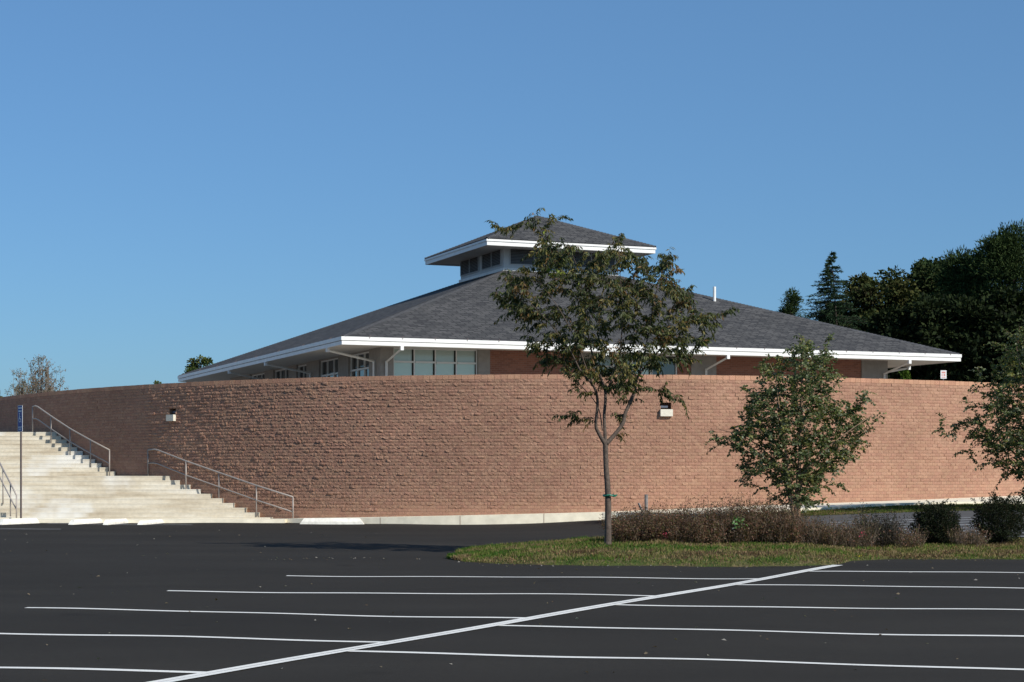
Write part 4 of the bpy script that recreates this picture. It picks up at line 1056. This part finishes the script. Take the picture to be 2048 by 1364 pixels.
# grass strip before the wall on the right
def strip_edges(x):
    s = np.interp(x, WC[(SEG > 10)][:, 0], SEG[SEG > 10]); wx, wy = wall_at(s, .80)
    return wx, wy
sx = np.arange(5.6, 24, .4); V = []; 
def strip(x, t):
    yb = np.interp(x, SX, SY); yf = np.interp(x, [5.6, 7.5, 9.8, 13, 24], [48.8, 47.4, 46.6, 46.6, 47.2]); y = yf + (yb - yf) * t; return y, g(x, y) + .012 + .01 * t
SX = np.array([5, 6.3, 8.3, 12, 17, 24, 35]); SY = np.array([50.2, 49.75, 49.95, 50.95, 52.95, 54.95, 59.9])
for x in sx:
    for t in np.linspace(0, 1, 8):
        y, z = strip(x, t); V.append((x, float(y), float(z) + (-.05 if t == 0 else 0)))
Fq = [(i*8+j, (i+1)*8+j, (i+1)*8+j+1, i*8+j+1) for i in range(len(sx)-1) for j in range(7)]
tag(mesh_obj('grass_strip', V, Fq, M_soil, smooth=True), kind='structure')
n_ = 30000; X = rng.uniform(5.7, 20, n_); t = rng.random(n_); Yv, Z = strip(X, t)
ci = np.clip((patch(X, Yv, .8) + 1.5) * 1.8 + rng.normal(0, .8, n_), 0, 5).astype(int)
blades('strip_grass', X, Yv, Z, rng.uniform(.03, .065, n_), rng.uniform(.012, .025, n_), GP[ci] * rng.uniform(.5, .85, (n_, 1)), 'green grass of the narrow strip between the far drive and the wall')

# ------------------------------------------------------------------ hedge, shrubs, stakes on the island
def gz_(x, y):
    y0, y1 = float(y_front(x)), float(y_back(x)); t = (y - y0) / (y1 - y0); return float(g(x, y)) + float(mound(x, t))
def twiggy(name, label, boxes, pal, seed, leafs, twigs, cat, hs=1.0, leaf_l=.038, group=None, stem=(.16, .12, .09)):
    """boxes: (px0, px1, y centre depth, half depth, foot y, top y) ; thin upright twigs with small leaves"""
    R = np.random.default_rng(seed); P, D, L, Wd, cl = [], [], [], [], []
    c0 = None
    tot = sum((b[1] - b[0]) for b in boxes)
    pal = np.array(pal)
    for (p0, p1, Y, hd, zt0, zt1) in boxes:
        nt2 = int(twigs * (p1 - p0) / tot); px = R.uniform(p0, p1, nt2); y = Y + R.uniform(-hd, hd, nt2); x = (px - HX) / F * Y
        z = np.array([gz_(a, b) for a, b in zip(x, y)])
        # wavy top
        topz = np.interp(px, [p0, p1], [zt0, zt1]) * (1 + .16 * np.sin(px * .11) + .10 * np.sin(px * .29 + 2)) * np.clip(1.25 - ((y - Y) / hd) ** 2 * .45, .2, 1.1)
        ln = topz * R.uniform(.5, 1.12, nt2)
        d = np.c_[R.normal(0, .36, nt2), R.normal(0, .36, nt2), np.ones(nt2)]; d /= np.linalg.norm(d, axis=1)[:, None]
        P.append(np.c_[x, y, z]); D.append(d); L.append(ln); Wd.append(np.full(nt2, .008)); cl.append(np.array(stem) * R.uniform(.6, 1.6, (nt2, 1)))
        nl = int(leafs * (p1 - p0) / tot); i = R.integers(0, nt2, nl); u = R.uniform(.12, 1.0, nl) ** .75
        pp = np.c_[x, y, z][i] + d[i] * (ln[i] * u)[:, None] + R.normal(0, .035, (nl, 3))
        P.append(pp); D.append(R.normal(0, .8, (nl, 3)) + [0, 0, .5]); L.append(leaf_l * R.uniform(.6, 1.5, nl)); Wd.append(leaf_l * .45 * R.uniform(.6, 1.3, nl))
        tn = (np.sin(px[i] * .07 + seed) * .25 + .5 + .35 * R.normal(0, 1, nl)); cl.append(pal[np.clip(tn * len(pal), 0, len(pal) - 1).astype(int)] * R.uniform(.6, 1.3, (nl, 1)))
        if c0 is None: c0 = (float(((p0 + p1) / 2 - HX) / F * Y), Y, gz_(((p0 + p1) / 2 - HX) / F * Y, Y))
    o = leaf_mesh(name, np.concatenate(P), np.concatenate(D), R.normal(0, 1, (sum(map(len, P)), 3)), np.concatenate(L), np.concatenate(Wd), np.concatenate(cl), M_leaf)
    return tag(o, label, cat, group)
BRN = [(.08, .048, .034), (.13, .078, .052), (.18, .115, .07), (.12, .11, .042), (.20, .095, .06)]
GRY = [(.045, .05, .028), (.06, .06, .035), (.05, .038, .035)]
hg = 'low shrubs along the island'
twiggy('low_hedge', 'dense brown and purplish low hedge right behind the young tree', [(1222, 1330, 34.6, .75, .50, .58), (1330, 1430, 34.6, .8, .58, .62), (1430, 1500, 34.7, .8, .66, .72), (1500, 1585, 34.7, .8, .72, .66)], BRN, 41, 85000, 2600, 'hedge')
twiggy('shrub', 'sparse reddish brown shrub adjoining the right end of the low hedge', [(1580, 1660, 34.5, .6, .50, .46)], BRN, 42, 6500, 900, 'shrub', group=hg)
twiggy('shrub', 'thin dark shrub in the gap right of the low hedge', [(1655, 1735, 34.3, .5, .46, .50)], BRN, 43, 3600, 700, 'shrub', group=hg)
twiggy('shrub', 'upright purplish shrub midway between the hedge and the round dark shrubs', [(1722, 1795, 34.6, .4, .62, .50)], [(.03, .028, .025), (.05, .035, .035), (.04, .045, .025)], 44, 6500, 500, 'shrub', group=hg)
twiggy('shrub', 'straggly low shrub just left of the first round dark shrub', [(1790, 1842, 34.2, .35, .32, .30)], BRN, 45, 1600, 320, 'shrub', group=hg)
twiggy('shrub', 'straggly low shrub between the two round dark shrubs', [(1908, 1966, 34.3, .3, .40, .30)], BRN, 46, 1600, 340, 'shrub', group=hg)
def round_shrub(px, Y, w, h, label, seed):
    R = np.random.default_rng(seed); x0 = (px - HX) / F * Y; z0 = gz_(x0, Y); r = w / 2 / F * Y; hh = h
    root = empty('round_shrub', (x0, Y, z0)); tag(root, label, 'shrub', 'round dark shrubs on the island')
    m = MB()
    for k in range(46):
        a = R.uniform(0, 6.28); q = R.uniform(.2, .95); e_ = (x0 + math.cos(a)*r*q, Y + math.sin(a)*r*q, z0 + hh * R.uniform(.5, 1.02) * math.sqrt(1 - (q * .8) ** 2))
        m.tube([(x0 + R.normal(0, .06), Y + R.normal(0, .06), z0 - .03), ((x0 + e_[0]) / 2 + math.cos(a)*.05, (Y + e_[1]) / 2, z0 + (e_[2] - z0) * .45), e_], [.012, .008, .003], 4, caps=False)
    adopt(m.build('stems', M_barkd), root)
    n_ = 15000; d = R.normal(0, 1, (n_, 3)); d /= np.linalg.norm(d, axis=1)[:, None]
    rad = R.random(n_) ** .33; lump = 1 + .13 * np.sin(d[:, 0] * 6 + seed) * np.sin(d[:, 1] * 5) + .10 * np.sin(d[:, 2] * 9 + d[:, 0] * 4) + .09 * (R.random(n_) < .12)
    P = np.c_[x0 + d[:, 0] * rad * r * lump, Y + d[:, 1] * rad * r * lump, z0 + hh * .52 + d[:, 2] * rad * hh * .52 * lump]
    ns = 26; sa = R.uniform(0, 6.28, ns); sq = R.uniform(.2, .95, ns)
    for i in range(ns):   # shoots standing out of the outline
        k = slice(i * 40, i * 40 + 40); u = R.random(40)[:, None] * R.uniform(.6, 1.3)
        b_ = np.array([x0 + math.cos(sa[i]) * r * sq[i], Y + math.sin(sa[i]) * r * sq[i], z0 + hh * (.5 + .5 * math.sqrt(1 - sq[i] ** 2))])
        P[k] = b_ + u * np.array([math.cos(sa[i]) * .12, math.sin(sa[i]) * .1, .17]) + R.normal(0, .012, (40, 3))
    P[:, 2] = np.maximum(P[:, 2], z0 + .02)
    pal = np.array([(.018, .026, .012), (.025, .034, .015), (.014, .02, .012), (.035, .03, .018)])
    leaf_mesh('foliage', P, d + R.normal(0, .6, (n_, 3)) + [0, 0, .3], R.normal(0, 1, (n_, 3)), .034 * R.uniform(.6, 1.4, n_), .018, pal[R.integers(0, 4, n_)] * R.uniform(.7, 1.3, (n_, 1)), M_leaff, root)
round_shrub(1873, 34.9, 92, .70, 'round dark shrub with a flat top, the left of the two near the right edge', 51)
round_shrub(2000, 34.9, 104, .84, 'taller round dark shrub with a few upright shoots, nearest the right edge', 52)
# bright green sprig and blossoms
def flowers(name, lst, col, label, cat, size=.035, nf=26):
    for i, (px, py, Y, lab) in enumerate(lst):
        c_ = np.array(at(px, py, Y)); R = np.random.default_rng(60 + i); P = np.repeat(c_[None], nf, 0) + R.normal(0, size * .8, (nf, 3)); D = R.normal(0, 1, (nf, 3))
        m = leaf_mesh(name, P, D, R.normal(0, 1, (nf, 3)), size, size * .7, np.array(col)[R.integers(0, len(col), nf)], M_leaf); tag(m, lab, cat)
flowers('sprig', [(1478, 1048, 33.95, 'pale green leafy sprig standing out of the brown hedge')], [(.16, .32, .10), (.45, .5, .4), (.08, .2, .04)], '', 'plant', .075, 42)
flowers('blossom', [(1331, 1069, 33.8, 'tiny pink blossom low in the brown hedge'), (1725, 1068, 33.75, 'pink blossom on the thin shrub right of the hedge')], [(.6, .07, .14), (.45, .05, .1)], '', 'flower', .03, 16)
flowers('dandelion', [(1720, 1116, 31.9, 'small yellow flower at the front edge of the island grass')], [(.7, .55, .03)], '', 'flower', .03, 14)
# stakes
sx_, sy_ = (1292 - HX) / F * 36.2, 36.2; zb_ = gz_(sx_, sy_)
o = MB().tube([(sx_, sy_, zb_ - .1), (sx_ + .005, sy_, EYE + (943 - 989) / F * sy_)], .035, 8).build('upright_stake', M_stake, origin=(sx_, sy_, zb_)); tag(o, 'short upright grey wooden stake behind the brown hedge', 'stake', 'wooden stakes behind the hedge')
t_ = at(1277, 1006, 36.1); b_ = at(1291, 1036, 36.1)
o = MB().tube([(b_[0] + .06, b_[1], zb_ - .05), b_, t_], .022, 4).build('leaning_stake', M_stake, origin=(b_[0], b_[1], zb_)); tag(o, 'thin board leaning left against the short upright stake', 'stake', 'wooden stakes behind the hedge')

# ------------------------------------------------------------------ litter on the asphalt
n_ = 230; P = []
for i in range(n_):
    y = rng.uniform(14, 52); x = rng.uniform(-.3, .3) * y
    if y > 30.5 and x > -3: continue
    P.append((x, y, float(g(x, y)) + .008))
for i in range(110):
    x = rng.uniform(-4.5, 9); y = float(y_front(min(max(x, XI0), XI1))) - abs(rng.normal(0, .25)) - .02; P.append((x, y, float(g(x, y)) + .008))
P = np.array(P); n_ = len(P)
lc = np.array([(.30, .28, .25), (.20, .16, .11), (.12, .08, .05), (.24, .22, .20)])
tag(leaf_mesh('fallen_leaves', P, rng.normal(0, 1, (n_, 3)) * [1, 1, .25], np.tile([0, 0, 1.], (n_, 1)) + rng.normal(0, .3, (n_, 3)), rng.uniform(.02, .07, n_), rng.uniform(.015, .045, n_), lc[rng.integers(0, 4, n_)], M_grass), 'small dry leaves and grit scattered over the asphalt', 'fallen leaves', kind='stuff')
